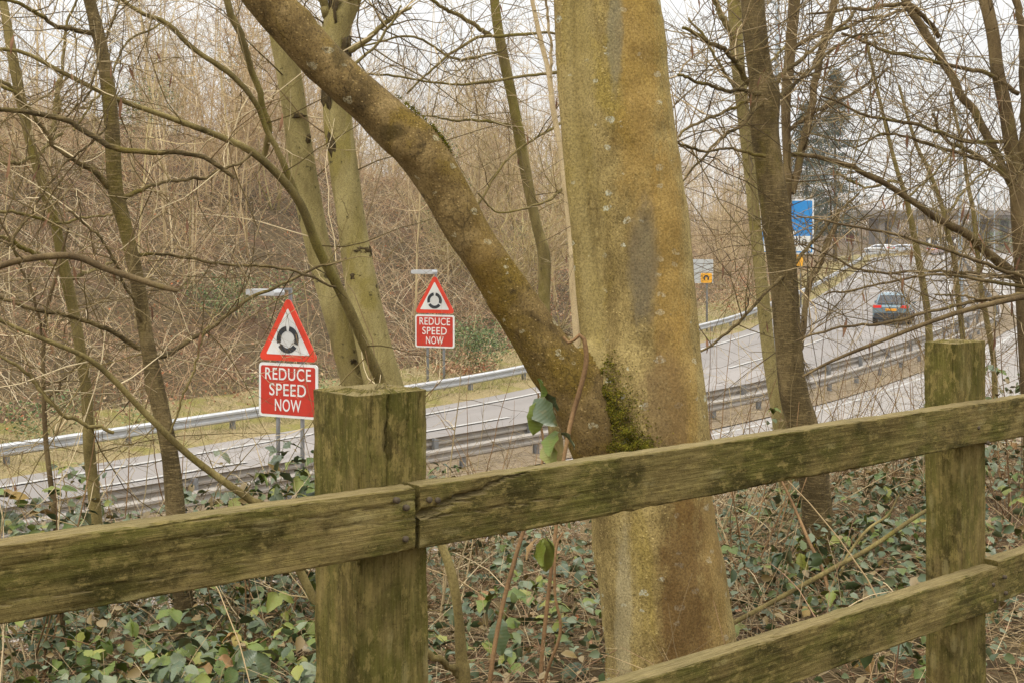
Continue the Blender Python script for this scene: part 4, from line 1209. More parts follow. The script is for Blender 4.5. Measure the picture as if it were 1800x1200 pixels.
near_tree('ring-barked trunk with a mossy foot right of the large tree', MAT['bark_band'],
          [(1315, -60, 40), (1323, 0, 41), (1328, 60, 43), (1337, 130, 43), (1345, 165, 51), (1344, 220, 49), (1353, 300, 48), (1366, 390, 53), (1378, 500, 48), (1386, 600, 48), (1395, 690, 50), (1408, 740, 53), (1430, 840, 53), (1436, 920, 54), (1429, 990, 56), (1420, 1040, 66)], 6.3,
          [([(1200, 50, 7), (1240, 70, 8), (1275, 90, 9), (1320, 150, 11)], 6.0, 6.3), ([(1190, 130, 5), (1230, 140, 6), (1290, 155, 7), (1335, 165, 9)], 5.8, 6.2),
           ([(1500, 20, 5), (1460, 60, 6), (1420, 90, 7), (1360, 150, 10)], 6.6, 6.3), ([(1180, 250, 4), (1230, 215, 5), (1290, 190, 6), (1338, 170, 8)], 6.0, 6.3),
           ([(1160, 240, 4), (1220, 265, 5), (1290, 268, 5), (1345, 275, 7)], 5.8, 6.2), ([(1560, 60, 4), (1490, 70, 5), (1430, 120, 6), (1358, 180, 9)], 6.8, 6.3),
           ([(1185, 330, 3), (1230, 290, 4), (1270, 250, 5), (1340, 180, 7)], 5.9, 6.2), ([(1230, 620, 4), (1280, 580, 5), (1340, 510, 6), (1380, 470, 7), (1450, 400, 5), (1510, 340, 4)], 6.1, 6.4)],
          dict(n=90, lmin=0.3, lmax=1.2, r=0.004, reach=0.45), twig_mat='twig_dark', seed=12, sides=28, pods=14, n=120, amp=0.05, knots=[(0.19, 0.4, 0.25, 0.012), (0.24, 5.6, 0.12, 0.01)])
near_tree('greenish slender stem just behind the ring-barked trunk', MAT['bark_patch'],
          [(1275, -50, 24), (1290, 0, 24), (1295, 80, 24), (1301, 150, 23), (1318, 300, 21), (1327, 390, 21), (1334, 450, 22), (1345, 560, 23), (1354, 640, 23), (1366, 710, 25), (1372, 770, 26)], 9.0,
          [([(1250, -20, 9), (1268, 30, 11), (1290, 80, 14)], 8.8, 9), ([(1400, 60, 4), (1360, 100, 5), (1305, 160, 7)], 9.3, 9), ([(1210, 30, 4), (1250, 90, 5), (1300, 170, 7)], 8.7, 9)],
          dict(n=50, lmin=0.4, lmax=1.4, r=0.005, reach=0.5), twig_mat='twig_dark', seed=13, sides=16, pods=5)
near_tree('dark forked tree showing on the far side of the ring-barked trunk', MAT['bark_dark'],
          [(1402, -40, 22), (1397, 0, 21), (1388, 100, 19), (1382, 180, 17), (1384, 300, 14), (1384, 420, 14), (1386, 560, 15), (1396, 700, 16), (1404, 780, 18)], 8.2,
          [([(1480, -30, 12), (1470, 0, 13), (1452, 80, 14), (1436, 140, 14), (1420, 210, 14), (1403, 280, 14), (1392, 340, 14)], 8.4, 8.2),
           ([(1475, 370, 7), (1447, 430, 10), (1427, 490, 11), (1413, 550, 11), (1402, 640, 12)], 8.6, 8.2), ([(1560, 120, 4), (1500, 165, 5), (1440, 190, 6), (1386, 230, 8)], 8.5, 8.2), ([(1600, 20, 4), (1540, 30, 6), (1480, 50, 7), (1400, 80, 9)], 8.6, 8.2)],
          dict(n=90, lmin=0.4, lmax=1.4, r=0.005, reach=0.6), twig_mat='twig_dark', seed=14, sides=16, pods=10)
near_tree('dark tree at the right edge with a long drooping branch over the road', MAT['bark_dark'],
          [(1718, -50, 22), (1732, 0, 22), (1745, 60, 22), (1752, 120, 22), (1765, 180, 22), (1775, 240, 24), (1787, 310, 28), (1793, 400, 28), (1800, 500, 30), (1806, 600, 32), (1815, 760, 34)], 7.4,
          [([(1575, -20, 13), (1600, 20, 14), (1625, 60, 15), (1650, 100, 15), (1670, 130, 15), (1690, 170, 15), (1715, 200, 15), (1735, 240, 15), (1755, 280, 14), (1782, 330, 15)], 7.7, 7.4),
           ([(1390, 273, 7), (1450, 283, 8), (1500, 300, 9), (1550, 325, 10), (1590, 350, 11), (1640, 380, 13), (1690, 405, 16), (1720, 430, 17), (1760, 465, 18), (1795, 492, 20)], 6.7, 7.4),
           ([(1782, -20, 14), (1790, 40, 14), (1798, 120, 14), (1800, 200, 16), (1795, 300, 18)], 7.2, 7.4),
           ([(1420, 25, 4), (1480, 20, 6), (1540, 20, 7), (1600, 15, 8), (1650, 65, 9)], 7.0, 7.6), ([(1480, 60, 5), (1560, 90, 6), (1660, 115, 7), (1740, 135, 8), (1790, 165, 9)], 7.0, 7.4),
           ([(1440, 170, 4), (1520, 205, 5), (1600, 220, 6), (1700, 250, 7), (1775, 250, 8)], 6.8, 7.4), ([(1500, 260, 4), (1560, 240, 4), (1640, 260, 6), (1740, 290, 7), (1790, 330, 9)], 7.0, 7.4),
           ([(1640, 200, 5), (1660, 240, 6), (1720, 280, 8), (1788, 320, 10)], 7.6, 7.4), ([(1410, 430, 3), (1500, 470, 4), (1600, 480, 5), (1700, 485, 6), (1797, 490, 8)], 6.8, 7.4)],
          dict(n=170, lmin=0.3, lmax=1.3, r=0.0042, reach=0.6, fy=1.0), twig_mat='twig_dark', seed=15, sides=18, pods=26)
near_tree('sapling with long low shoots crossing in front of the blue car', MAT['bark_dark'],
          [(1410, 662, 4), (1450, 640, 5), (1500, 618, 6), (1577, 588, 7), (1633, 567, 8), (1700, 545, 9), (1800, 522, 10), (1860, 515, 12), (1880, 560, 13), (1884, 700, 15), (1886, 860, 16)], 6.2,
          [([(1400, 600, 3), (1470, 580, 4), (1560, 570, 5), (1660, 545, 6), (1780, 518, 7), (1850, 512, 8)], 5.8, 6.2), ([(1640, 520, 3), (1700, 530, 4), (1760, 528, 5)], 6.0, 6.1), ([(1400, 380, 3), (1500, 400, 4), (1600, 420, 5), (1720, 460, 6), (1830, 500, 7)], 5.9, 6.2), ([(1450, 520, 3), (1560, 500, 4), (1680, 490, 5), (1840, 508, 7)], 6.3, 6.2)],
          dict(n=48, lmin=0.2, lmax=0.7, r=0.003, reach=0.7), twig_mat='twig_dark', d_top=5.8, seed=16, sides=10, pods=12)
TH_ = 'thin young stem among the saplings by the far post'
near_tree('thin straight sapling rising right of the blue car', MAT['bark_olive'], [(1520, 60, 5), (1545, 170, 6), (1563, 247, 7), (1577, 300, 8), (1593, 350, 9), (1606, 410, 11), (1619, 480, 12), (1629, 540, 12), (1634, 600, 13), (1638, 700, 14)], 10.0,
          [([(1700, 230, 3), (1650, 300, 4), (1590, 350, 5)], 10.3, 10), ([(1470, 300, 3), (1520, 330, 4), (1580, 320, 5)], 9.6, 10)], dict(n=44, lmin=0.3, lmax=1.2, r=0.004, reach=0.7), 'twig_dark', seed=17, sides=10, pods=5)
near_tree('thin sapling standing above the top of the far post', MAT['bark_olive'], [(1580, 150, 5), (1610, 253, 6), (1633, 300, 7), (1657, 367, 8), (1666, 410, 9), (1678, 460, 9), (1684, 520, 10), (1693, 600, 10), (1698, 720, 11)], 10.6,
          [([(1760, 280, 3), (1700, 330, 4), (1660, 380, 5)], 10.8, 10.6)], dict(n=40, lmin=0.3, lmax=1.2, r=0.004, reach=0.7), 'twig_dark', seed=18, sides=10, pods=4)
near_tree('thin sapling just right of the far post', MAT['bark_olive'], [(1670, 160, 5), (1693, 267, 6), (1700, 317, 7), (1712, 380, 8), (1719, 450, 9), (1725, 510, 9), (1734, 560, 10), (1746, 630, 10), (1749, 700, 11)], 11.2,
          [([(1640, 380, 3), (1680, 400, 4), (1718, 440, 5)], 11, 11.2)], dict(n=40, lmin=0.3, lmax=1.2, r=0.004, reach=0.7), 'twig_dark', seed=19, sides=10, pods=4)

def shrub(label, px0, py0, d, stems, h, seed, spread=0.35, mat='twig', pale=False, kids=2, r=0.004):
    """A bare many-stemmed shrub: stems fan up from one foot."""
    b = P(px0, py0, d); z = gz(b[0], b[1])
    root = empty('bare_shrub', (b[0], b[1], z)); tag(root, label, 'shrub', 'bare shrubs behind the fence')
    rng = np.random.default_rng(seed)
    for i in range(stems):
        s = np.array([b[0], b[1], z - 0.05]) + rng.standard_normal(3) * np.array([0.06, 0.06, 0])
        D = np.array([rng.normal(0, spread), rng.normal(0, spread), 1.0])
        Pt, R = grow([s], [D], [h * rng.uniform(0.6, 1.15)], [r * rng.uniform(0.8, 1.6)], [r * 0.3], 12, 0.16, 0.0, rng)
        Geo().tubes(Pt, R, 6).build('stem', MAT['bark_pale'] if rng.uniform() < (0.5 if pale else 0.1) else MAT['cane'], root)
        p4 = np.concatenate([Pt[0], R[0][:, None]], 1)
        if i == 0: paths = []
        paths.append(p4)
    g, aP = twig_out(paths, stems * 5, 0.15, 0.6, 0.0026, 0.1, 0.9, 2, kids, seed, lo=0.35)
    g.build('crown', MAT[mat], root)
    return root
shrub('spray of thin bare shoots between the large trunk and the ring-barked trunk', 1318, 770, 6.0, 9, 1.1, 31)
shrub('tall bare shoots in front of the far red sign', 742, 800, 5.4, 8, 1.3, 32, 0.25, pale=True)
shrub('bare shoots below the red sign beside the near post', 440, 880, 5.2, 8, 1.0, 33, 0.4)
shrub('pale bare shoots at the far left edge', 60, 880, 5.0, 9, 1.5, 34, 0.35, pale=True)
shrub('low bare shoots above the top rail between trunk and far post', 1540, 770, 8.2, 8, 0.8, 35, 0.4)
shrub('bare shoots beside the far post', 1775, 760, 9.5, 9, 1.4, 36, 0.35)
shrub('bare shoots left of the large trunk fork', 860, 830, 6.8, 7, 0.9, 37, 0.35)
shrub('thin bare shoots between the two left trees', 225, 880, 6.6, 8, 1.5, 38, 0.35, pale=True)
for (pts_, da, db, lab) in (([(1284, 1096, 8), (1360, 1056, 9), (1450, 1006, 9), (1530, 962, 8), (1618, 902, 7), (1660, 884, 4)], 4.7, 5.6, 'long green fallen stick leaning between the large trunk and the far post'),
                            ([(1580, 870, 3), (1560, 905, 4), (1525, 930, 5), (1490, 975, 5), (1476, 1010, 5), (1440, 1060, 6)], 5.9, 5.2, 'pale crooked dead stick in front of the ring-barked trunk'),
                            ([(1372, 840, 4), (1396, 890, 5), (1424, 955, 6), (1446, 1000, 6), (1462, 1055, 7)], 5.6, 5.1, 'brown dead stick crossing the foot of the ring-barked trunk')):
    pth = px_path(pts_, da, db, 40)
    zg_ = ground_z(pth[:, 0], pth[:, 1]); lowest = (pth[:, 2] - zg_).argmin()
    st_ = empty('fallen_stick', (pth[0, 0], pth[0, 1], gz(pth[0, 0], pth[0, 1]))); tag(st_, lab, 'stick')
    trunk_geo(pth, 10, 0.10, 90).build('wood', MAT['bark_olive' if 'green' in lab else ('bark_olive' if 'pale' in lab else 'cane')], st_)
for i, (px_, d_, n_, h_, lab) in enumerate([(1250, 7.0, 12, 1.5, 'dense bare shoots hugging the right side of the large trunk'), (1290, 8.5, 12, 1.9, 'tall bare shoots in front of the near barrier right of the large trunk'), (1450, 8.8, 13, 1.5, 'bare shoots in front of the pale road right of the ring-barked trunk'),
        (1500, 10.5, 13, 2.0, 'tall bare shoots below the blue-grey car'), (1590, 10.0, 12, 1.9, 'bare shoots left of the far post top'), (1660, 11.5, 12, 2.2, 'bare shoots above the far post'), (820, 7.6, 11, 1.3, 'bare shoots in front of the near barrier left of the large trunk'),
        (900, 8.6, 10, 1.2, 'bare shoots under the leaning limb'), (340, 7.0, 11, 1.4, 'bare shoots in front of the road left of the red sign'), (130, 7.2, 11, 1.6, 'bare shoots veiling the road at the left'), (560, 7.4, 9, 1.5, 'bare shoots between the red sign and the twin-stemmed tree'), (1770, 8.0, 12, 1.8, 'bare shoots veiling the road at the right edge')]):
    shrub(lab, px_, 800, d_, n_, h_, 700 + i, 0.42, 'twig' if i % 2 else 'twig_dark', pale=(i % 3 == 0), kids=3, r=0.0038)
# rotten thick stem below the top rail
near_tree('bent brown stem below the top rail right of the near post', MAT['bark_olive'], [(764, 938, 10), (776, 960, 15), (788, 990, 17), (800, 1040, 18), (808, 1100, 18), (812, 1160, 22), (815, 1190, 26)], 3.6, [([(700, 1100, 8), (760, 1150, 12), (815, 1195, 14)], 3.4, 3.6)], None, seed=41, sides=14, amp=0.08)
# moss at the foot of the ring-barked trunk
rb = [o for o in bpy.data.objects if o.get('label', '').startswith('ring-barked')][0]
g = Geo(); S, Dv = [], []
p = px_path([(1436, 920, 54), (1429, 990, 56), (1420, 1040, 66), (1418, 1070, 74)], 6.3, 6.3, 30)
for k in range(1800):
    i = rm.integers(4, 30); a = rm.uniform(0, 2 * PI)
    if rm.uniform() > (i / 30) ** 1.2 + 0.05 * (math.cos(a) < 0): continue
    nv = np.array([math.cos(a), math.sin(a), 0.1])
    S.append(p[i, :3] + nv * p[i, 3] * 1.02); Dv.append(nv + rm.standard_normal(3) * 0.5)
Pt, R = grow(S, Dv, rm.uniform(0.012, 0.03, len(S)), np.full(len(S), 0.004), np.full(len(S), 0.0008), 3, 0.3, 0.0, rm)
g.tubes(Pt, R, 3); mo = g.build('moss', MAT['moss'], rb); mo['kind'] = 'stuff'

# ------------------------------------------------------------------ brambles and dead stalks behind the fence
_zx = np.arange(-8, 24, 0.4); _zy = np.arange(0, 26, 0.4)
_zt = ground_z(*np.meshgrid(_zx, _zy))
def ZG(x, y):
    fx = (x - _zx[0]) / 0.4; fy = (y - _zy[0]) / 0.4
    i, j = int(np.clip(fx, 0, len(_zx) - 2)), int(np.clip(fy, 0, len(_zy) - 2)); fx -= i; fy -= j
    return float(_zt[j, i]*(1-fx)*(1-fy) + _zt[j, i+1]*fx*(1-fy) + _zt[j+1, i]*(1-fx)*fy + _zt[j+1, i+1]*fx*fy)
def leaf_mesh(seed, mat):
    r = np.random.default_rng(seed)
    K = 7
    t = np.linspace(0, 1, K)
    w = 0.36 * np.sin(PI * np.clip(t, 0.02, 0.985) ** 0.82) ** 0.8
    fold = r.uniform(0.1, 0.45); droop = r.uniform(0.1, 0.45); wav = r.uniform(0.02, 0.06); curl = r.uniform(-0.25, 0.1); bend = r.uniform(-0.12, 0.12)
    v, f = [], []
    for k in range(K):
        zc_ = -droop * t[k] ** 2
        for s_ in (-1, -0.55, 0, 0.55, 1):
            ed = abs(s_) == 1
            ww = w[k] * (1 + (0.09 * ((k % 2) * 2 - 1) if ed else 0))
            v.append((s_ * ww + bend * t[k] ** 2, t[k] + (0.03 if ed else 0), zc_ + abs(s_) * w[k] * fold + curl * (abs(s_) ** 3) * w[k] + (wav * math.sin(k * 2.1 + s_ * 2) if s_ else 0)))
    for k in range(K - 1):
        for s_ in range(4):
            a = k * 5 + s_
            f.append((a, a + 1, a + 6, a + 5))
    g = Geo(); g.add(np.array(v), None, f)
    return g.mesh('leaf', mat)
LEAF = {m: [leaf_mesh(50 + i, MAT[m]) for i in range(4)] for m in ('leaf_grey', 'leaf_green', 'leaf_rust')}
LEAF_V = np.array([v.co[:] for v in LEAF['leaf_grey'][0].vertices])
LEAF_F = np.array([p.vertices[:] for p in LEAF['leaf_grey'][0].polygons])
def leaf_obj(parent, loc, yaw, pitch, roll, size, m, rng):
    o = link('leaf', LEAF[m][rng.integers(0, 4)], parent)
    o.location = np.array(loc) - np.array(parent.location)
    o.rotation_mode = 'XYZ'
    o.rotation_euler = (pitch, roll, yaw)
    o.scale = (size, size, size)
    return o
def bramble(label, x, y, rad, h, nleaf, seed, size=0.06, canes=7, top=0.3, green=0.3):
    rng = np.random.default_rng(seed)
    z = gz(x, y)
    root = empty('bramble_bush', (x, y, z)); tag(root, label, 'bramble', 'bramble bushes behind the fence')
    tips = []
    for i in range(canes):
        a = rng.uniform(0, 2 * PI)
        s = np.array([x, y, z - 0.03]) + np.array([math.cos(a), math.sin(a), 0]) * rng.uniform(0, 0.3) * rad
        a2 = a + rng.normal(0, 0.6)
        D = np.array([math.cos(a2) * 0.9, math.sin(a2) * 0.9, rng.uniform(0.5, 1.5)])
        L = rng.uniform(0.8, 1.5) * (rad + h * 0.6)
        Pt, R = grow([s], [D], [L], [0.0035], [0.0012], 12, 0.22, -2.2, rng)
        xy = Pt[0]
        zg = ground_z(xy[:, 0], xy[:, 1])
        xy[1:, 2] = np.maximum(xy[1:, 2], zg[1:] + 0.03)
        Geo().tubes(Pt, R, 5).build('cane', MAT['cane'], root)
        tips.append(xy)
    tips = np.concatenate([t[2:] for t in tips])
    n3 = nleaf // 3
    for k in range(n3):
        if rng.uniform() < 0.25:
            p = tips[rng.integers(0, len(tips))] + rng.standard_normal(3) * np.array([0.08, 0.08, 0.03])
            p[2] = max(p[2], ZG(p[0], p[1]) + 0.05) + rng.uniform(0, 0.08)
        else:
            aa, rr_ = rng.uniform(0, 2 * PI), rad * math.sqrt(rng.uniform())
            p = np.array([x + rr_ * math.cos(aa), y + rr_ * math.sin(aa), 0.0])
            p[2] = ZG(p[0], p[1]) + 0.06 + h * (1 - 0.75 * (rr_ / rad) ** 2) * rng.uniform(top, 1.0) ** 0.6
        yaw = rng.uniform(0, 2 * PI); u = rng.uniform()
        m = 'leaf_grey' if u > green + 0.1 else ('leaf_green' if u > 0.1 else 'leaf_rust')
        sz = size * rng.uniform(0.7, 1.2)
        tilt = rng.normal(-0.15, 0.35)
        for q, dy in enumerate((0, 1.5, -1.5)):
            mm = m if rng.uniform() < 0.8 else 'leaf_green'
            leaf_obj(root, p, yaw + dy + rng.normal(0, 0.15), tilt + rng.normal(0, 0.25), rng.normal(0, 0.35), sz * (1.0 if q == 0 else 0.85), mm, rng)
    return root
def at_px(px, py_ground_d):
    b = P(px, 600, py_ground_d); return b[0], b[1]
BR = [  # px, depth, radius, height, leaves, label
    (60, 4.5, 0.55, 0.5, 84, 'grey-green bramble mound at the bottom left corner under the top rail'),
    (260, 4.2, 0.5, 0.35, 90, 'low dense bramble at the foot of the banded tree'),
    (420, 4.1, 0.5, 0.35, 90, 'low dense bramble below the top rail left of the near post'),
    (330, 4.9, 0.5, 0.35, 75, 'low bramble behind the banded tree'),
    (500, 4.8, 0.5, 0.4, 75, 'low bramble touching the left side of the near post'),
    (20, 5.1, 0.3, 0.92, 84, 'taller bramble at the left edge above the top rail'),
    (95, 5.5, 0.32, 0.98, 84, 'taller bramble at the foot of the thin olive tree'),
    (150, 6.3, 0.3, 0.95, 50, 'tall bramble between the thin olive tree and the banded tree'),
    (365, 5.9, 0.3, 0.95, 70, 'bramble between banded tree and red sign above the top rail'),
    (440, 5.5, 0.32, 0.86, 90, 'tall bramble leaning toward the near post under the red sign'),
    (500, 5.9, 0.34, 0.96, 100, 'tall leafy bramble rising behind the near post'),
    (545, 6.6, 0.3, 0.98, 60, 'highest bramble leaves just behind the near post'),
    (800, 6.6, 0.3, 0.75, 40, 'small bramble above the top rail right of the near post'),
    (870, 5.0, 0.5, 0.3, 54, 'sparse bramble between near post and large trunk'),
    (970, 5.8, 0.45, 0.35, 66, 'grey-leaved bramble close left of the large trunk'),
    (1330, 5.2, 0.5, 0.35, 60, 'low bramble between the large trunk and the ring-barked trunk'),
    (1520, 6.2, 0.6, 0.4, 66, 'low bramble between the ring-barked trunk and the far post'),
    (1560, 7.6, 0.6, 0.4, 66, 'bramble under the top rail left of the far post'),
    (1350, 7.4, 0.6, 0.35, 54, 'bramble beyond the ring-barked trunk under the top rail'),
    (1780, 7.4, 0.6, 0.5, 60, 'bramble at the right edge behind the far post'),
    (1760, 9.6, 0.6, 0.9, 60, 'upright bramble at the right edge above the top rail'),
    (1540, 9.4, 0.4, 0.5, 30, 'small pale-leaved bramble showing above the top rail against the road'),
    (1500, 4.0, 0.4, 0.3, 36, 'low bramble under the lower rail beside the far post'),
    (1370, 7.0, 0.2, 0.9, 24, 'yellow-green leaves at the side of the ring-barked trunk'),
]
for i, (px_, d_, rad, h, nl_, lab) in enumerate(BR):
    x, y = at_px(px_, d_)
    bramble(lab, x, y, rad, h, int(nl_ * 1.7), 200 + i, 0.074 if d_ < 7 else 0.08, 8, top=0.62 if h > 0.7 else 0.3, green=0.65 if px_ in (1370, 1540) else 0.3)
# single big leaves on a cane in front of the limb
rng = np.random.default_rng(77)
cane = px_path([(946, 690, 3), (950, 740, 4), (955, 800, 5), (930, 900, 6), (905, 980, 7), (880, 1080, 8), (862, 1190, 9)], 4.0, 3.8, 40, True)
bb = empty('bramble_bush', cane[-1, :3]); tag(bb, 'single bramble cane with large green leaves hanging before the leaning limb', 'bramble', 'bramble bushes behind the fence')
trunk_geo(cane, 8, 0.08, 3).build('cane', MAT['cane'], bb)
c2 = px_path([(990, 935, 3), (978, 960, 5), (975, 1040, 5), (985, 1110, 6), (957, 1200, 6)], 3.8, 3.8, 30, True)
trunk_geo(c2, 8, 0.08, 4).build('cane', MAT['cane'], bb)
for (px_, py_, yaw, pit, rol, sz, m) in [(945, 665, -1.4, -1.1, 0.2, 0.085, 'leaf_green'), (942, 700, 2.8, -0.9, 0.7, 0.11, 'leaf_grey'), (945, 705, 3.6, -1.2, -0.2, 0.10, 'leaf_green'), (955, 690, -1.2, -0.7, -0.4, 0.07, 'leaf_grey'),
                                         (978, 757, 2.4, -0.5, 0.3, 0.095, 'leaf_green'), (986, 762, -1.8, -0.4, -0.5, 0.06, 'leaf_grey'), (960, 780, 2.9, -0.8, 0.4, 0.08, 'leaf_green'), (952, 948, 2.3, -1.0, 0.6, 0.085, 'leaf_green'), (955, 945, 3.5, -1.25, 0, 0.10, 'leaf_green'),
                                         (958, 942, -1.7, -0.9, -0.3, 0.085, 'leaf_green'), (945, 945, 1.9, -0.8, 0.3, 0.075, 'leaf_rust'), (880, 1085, 2.6, -1.2, 0.2, 0.11, 'leaf_grey'), (770, 820, 2.0, -0.4, 0.3, 0.05, 'leaf_green'), (778, 815, -1.3, -0.4, 0.1, 0.05, 'leaf_grey')]:
    leaf_obj(bb, P(px_, py_, 3.95 if px_ > 800 else 4.6), yaw, pit, rol, sz, m, rng)

def near_area(n, rng, a_rng, n_rng):
    a = rng.uniform(*a_rng, n); m = rng.uniform(*n_rng, n)
    return AX[0] * a + NX[0] * m, AX[1] * a + NX[1] * m
rng = np.random.default_rng(91)
# tangle of dead stalks
g = Geo()
for cnt, ar, nr, hmax, lr, rad in ((8000, (-0.5, 7), (1.7, 5.0), 0.14, (0.15, 0.5), 0.0016), (6500, (-1, 11), (4.2, 8.0), 0.2, (0.2, 0.7), 0.002), (4500, (2, 20), (6.0, 12.0), 0.3, (0.3, 0.9), 0.003)):
    x, y = near_area(cnt, rng, ar, nr)
    z = ground_z(x, y) + hmax * rng.uniform(0, 1, cnt) ** 2
    D = rng.standard_normal((cnt, 3)); D[:, 2] = np.abs(D[:, 2]) * 0.45
    Pt, R = grow(np.stack([x, y, z], 1), D, rng.uniform(*lr, cnt), np.full(cnt, rad) * rng.uniform(0.6, 1.5, cnt), np.full(cnt, rad * 0.4), 4, 0.22, -0.5, rng)
    g.tubes(Pt, R, 3)
cnt = 1900
x, y = near_area(cnt, rng, (-0.5, 9), (4.6, 8.0))
D = rng.standard_normal((cnt, 3)) * 0.7; D[:, 2] = 0.8
Pt, R = grow(np.stack([x, y, ground_z(x, y)], 1), D, rng.uniform(0.4, 1.0, cnt), rng.uniform(0.0012, 0.0028, cnt), np.full(cnt, 0.0008), 7, 0.24, -0.8, rng)
g.tubes(Pt, R, 3)
cnt = 520
x, y = near_area(cnt, rng, (-0.5, 10), (2.0, 8.5))
D = rng.standard_normal((cnt, 3)); D[:, 2] = np.abs(D[:, 2]) * 0.7 + 0.25
Pt, R = grow(np.stack([x, y, ground_z(x, y)], 1), D, rng.uniform(0.5, 1.4, cnt), rng.uniform(0.002, 0.0045, cnt), np.full(cnt, 0.0012), 9, 0.16, -1.6, rng)
g.tubes(Pt, R, 4)
o = g.build('dead_stalks', MAT['dead_stalk']); tag(o, 'tangle of straw-coloured dead stalks and grass behind the fence', 'undergrowth', kind='stuff')
# small leaves filling the undergrowth
LV = np.array([(0, 0, 0), (-0.3, 0.3, 0.08), (0, 0.35, -0.02), (0.3, 0.3, 0.08), (-0.27, 0.68, 0.02), (0, 0.7, -0.1), (0.27, 0.68, 0.02), (0, 1.0, -0.2)])
LF3 = np.array([(0, 2, 1), (0, 3, 2), (4, 5, 7), (5, 6, 7)]); LF4 = np.array([(1, 2, 5, 4), (2, 3, 6, 5)])
def leaf_cloud(x, y, z, size, rng, flatness=0.5):
    n = len(x)
    R = rng.uniform(0, 2 * PI, n); pit = rng.normal(-0.1, flatness, n); rol = rng.normal(0, flatness, n)
    lv = LV[None] * size[:, None, None]
    cp, sp = np.cos(pit)[:, None], np.sin(pit)[:, None]
    Y = lv[..., 1] * cp - lv[..., 2] * sp; Z = lv[..., 1] * sp + lv[..., 2] * cp; X = lv[..., 0]
    cr, sr = np.cos(rol)[:, None], np.sin(rol)[:, None]
    X, Z = X * cr + Z * sr, -X * sr + Z * cr
    c, s = np.cos(R)[:, None], np.sin(R)[:, None]
    X, Y = X * c - Y * s, X * s + Y * c
    V = np.stack([X + x[:, None], Y + y[:, None], Z + z[:, None]], -1)
    o = (np.arange(n) * 8)[:, None, None]
    return V.reshape(-1, 3), (LF3[None] + o).reshape(-1, 3), (LF4[None] + o).reshape(-1, 4)
g = Geo()
for cnt, ar, nr, hh in ((2600, (-0.5, 6), (2.4, 5.2), 0.26), (5000, (-1, 12), (4.5, 8.2), 0.42), (3600, (3, 22), (6.0, 11.5), 0.5)):
    x, y = near_area(cnt, rng, ar, nr)
    keep = bump2(x * 2.1, y * 2.1) > -0.15
    x, y = x[keep], y[keep]; m = len(x)
    z = ground_z(x, y) + hh * rng.uniform(0.05, 1, m)
    v, f3, f = leaf_cloud(x, y, z, rng.uniform(0.025, 0.055, m), rng)
    g.add(v, f3, f)
for (px_, d_, rad, h, nl_, lab) in BR + [(1700, 6.5, 0.8, 0.5, 90, ''), (1790, 5.6, 0.7, 0.4, 90, ''), (1790, 8.8, 0.9, 0.9, 90, ''), (1450, 7.6, 0.8, 0.5, 90, ''), (1620, 9.0, 0.9, 0.5, 80, ''), (1300, 8.4, 0.9, 0.5, 80, ''), (1150, 7.6, 0.9, 0.5, 60, ''), (850, 7.4, 0.7, 0.5, 70, ''), (700, 6.6, 0.6, 0.8, 70, ''), (250, 6.4, 0.5, 0.75, 90, ''), (60, 6.4, 0.6, 1.0, 90, ''), (820, 4.5, 0.5, 0.22, 60, ''), (930, 5.2, 0.5, 0.3, 60, ''), (1010, 6.6, 0.6, 0.45, 70, ''), (1360, 5.9, 0.5, 0.4, 80, ''), (1480, 5.2, 0.5, 0.3, 70, ''), (1570, 5.4, 0.5, 0.35, 70, ''), (1720, 5.0, 0.5, 0.3, 70, ''), (1790, 4.3, 0.4, 0.25, 50, '')]:
    m = int(nl_ * (4.5 if h > 0.7 else 2.4))
    bx_, by_ = at_px(px_, d_)
    aa = rng.uniform(0, 2 * PI, m); rr_ = 1.25 * rad * np.sqrt(rng.uniform(0, 1, m))
    x, y = bx_ + rr_ * np.cos(aa), by_ + rr_ * np.sin(aa)
    z = ground_z(x, y) + 0.04 + h * (1 - 0.6 * (rr_ / rad / 1.25) ** 2) * rng.uniform(0.05, 0.95, m) ** 0.7
    v, f3, f = leaf_cloud(x, y, z, rng.uniform(0.022, 0.066, m), rng, 0.65)
    g.add(v, f3, f)
o = g.build('undergrowth', MAT['leaf_fill']); tag(o, 'small bramble leaves scattered through the dead stalks', 'undergrowth', kind='stuff')
# fallen leaves
g = Geo()
x, y = near_area(2500, rng, (-1, 12), (2.0, 8)); z = ground_z(x, y) + 0.015
v, f3, f = leaf_cloud(x, y, z, rng.uniform(0.02, 0.05, 2500), rng, 0.6); g.add(v, f3, f)
o = g.build('leaf_litter', MAT['litter']); tag(o, 'brown fallen leaves on the near bank', 'leaves', kind='stuff')

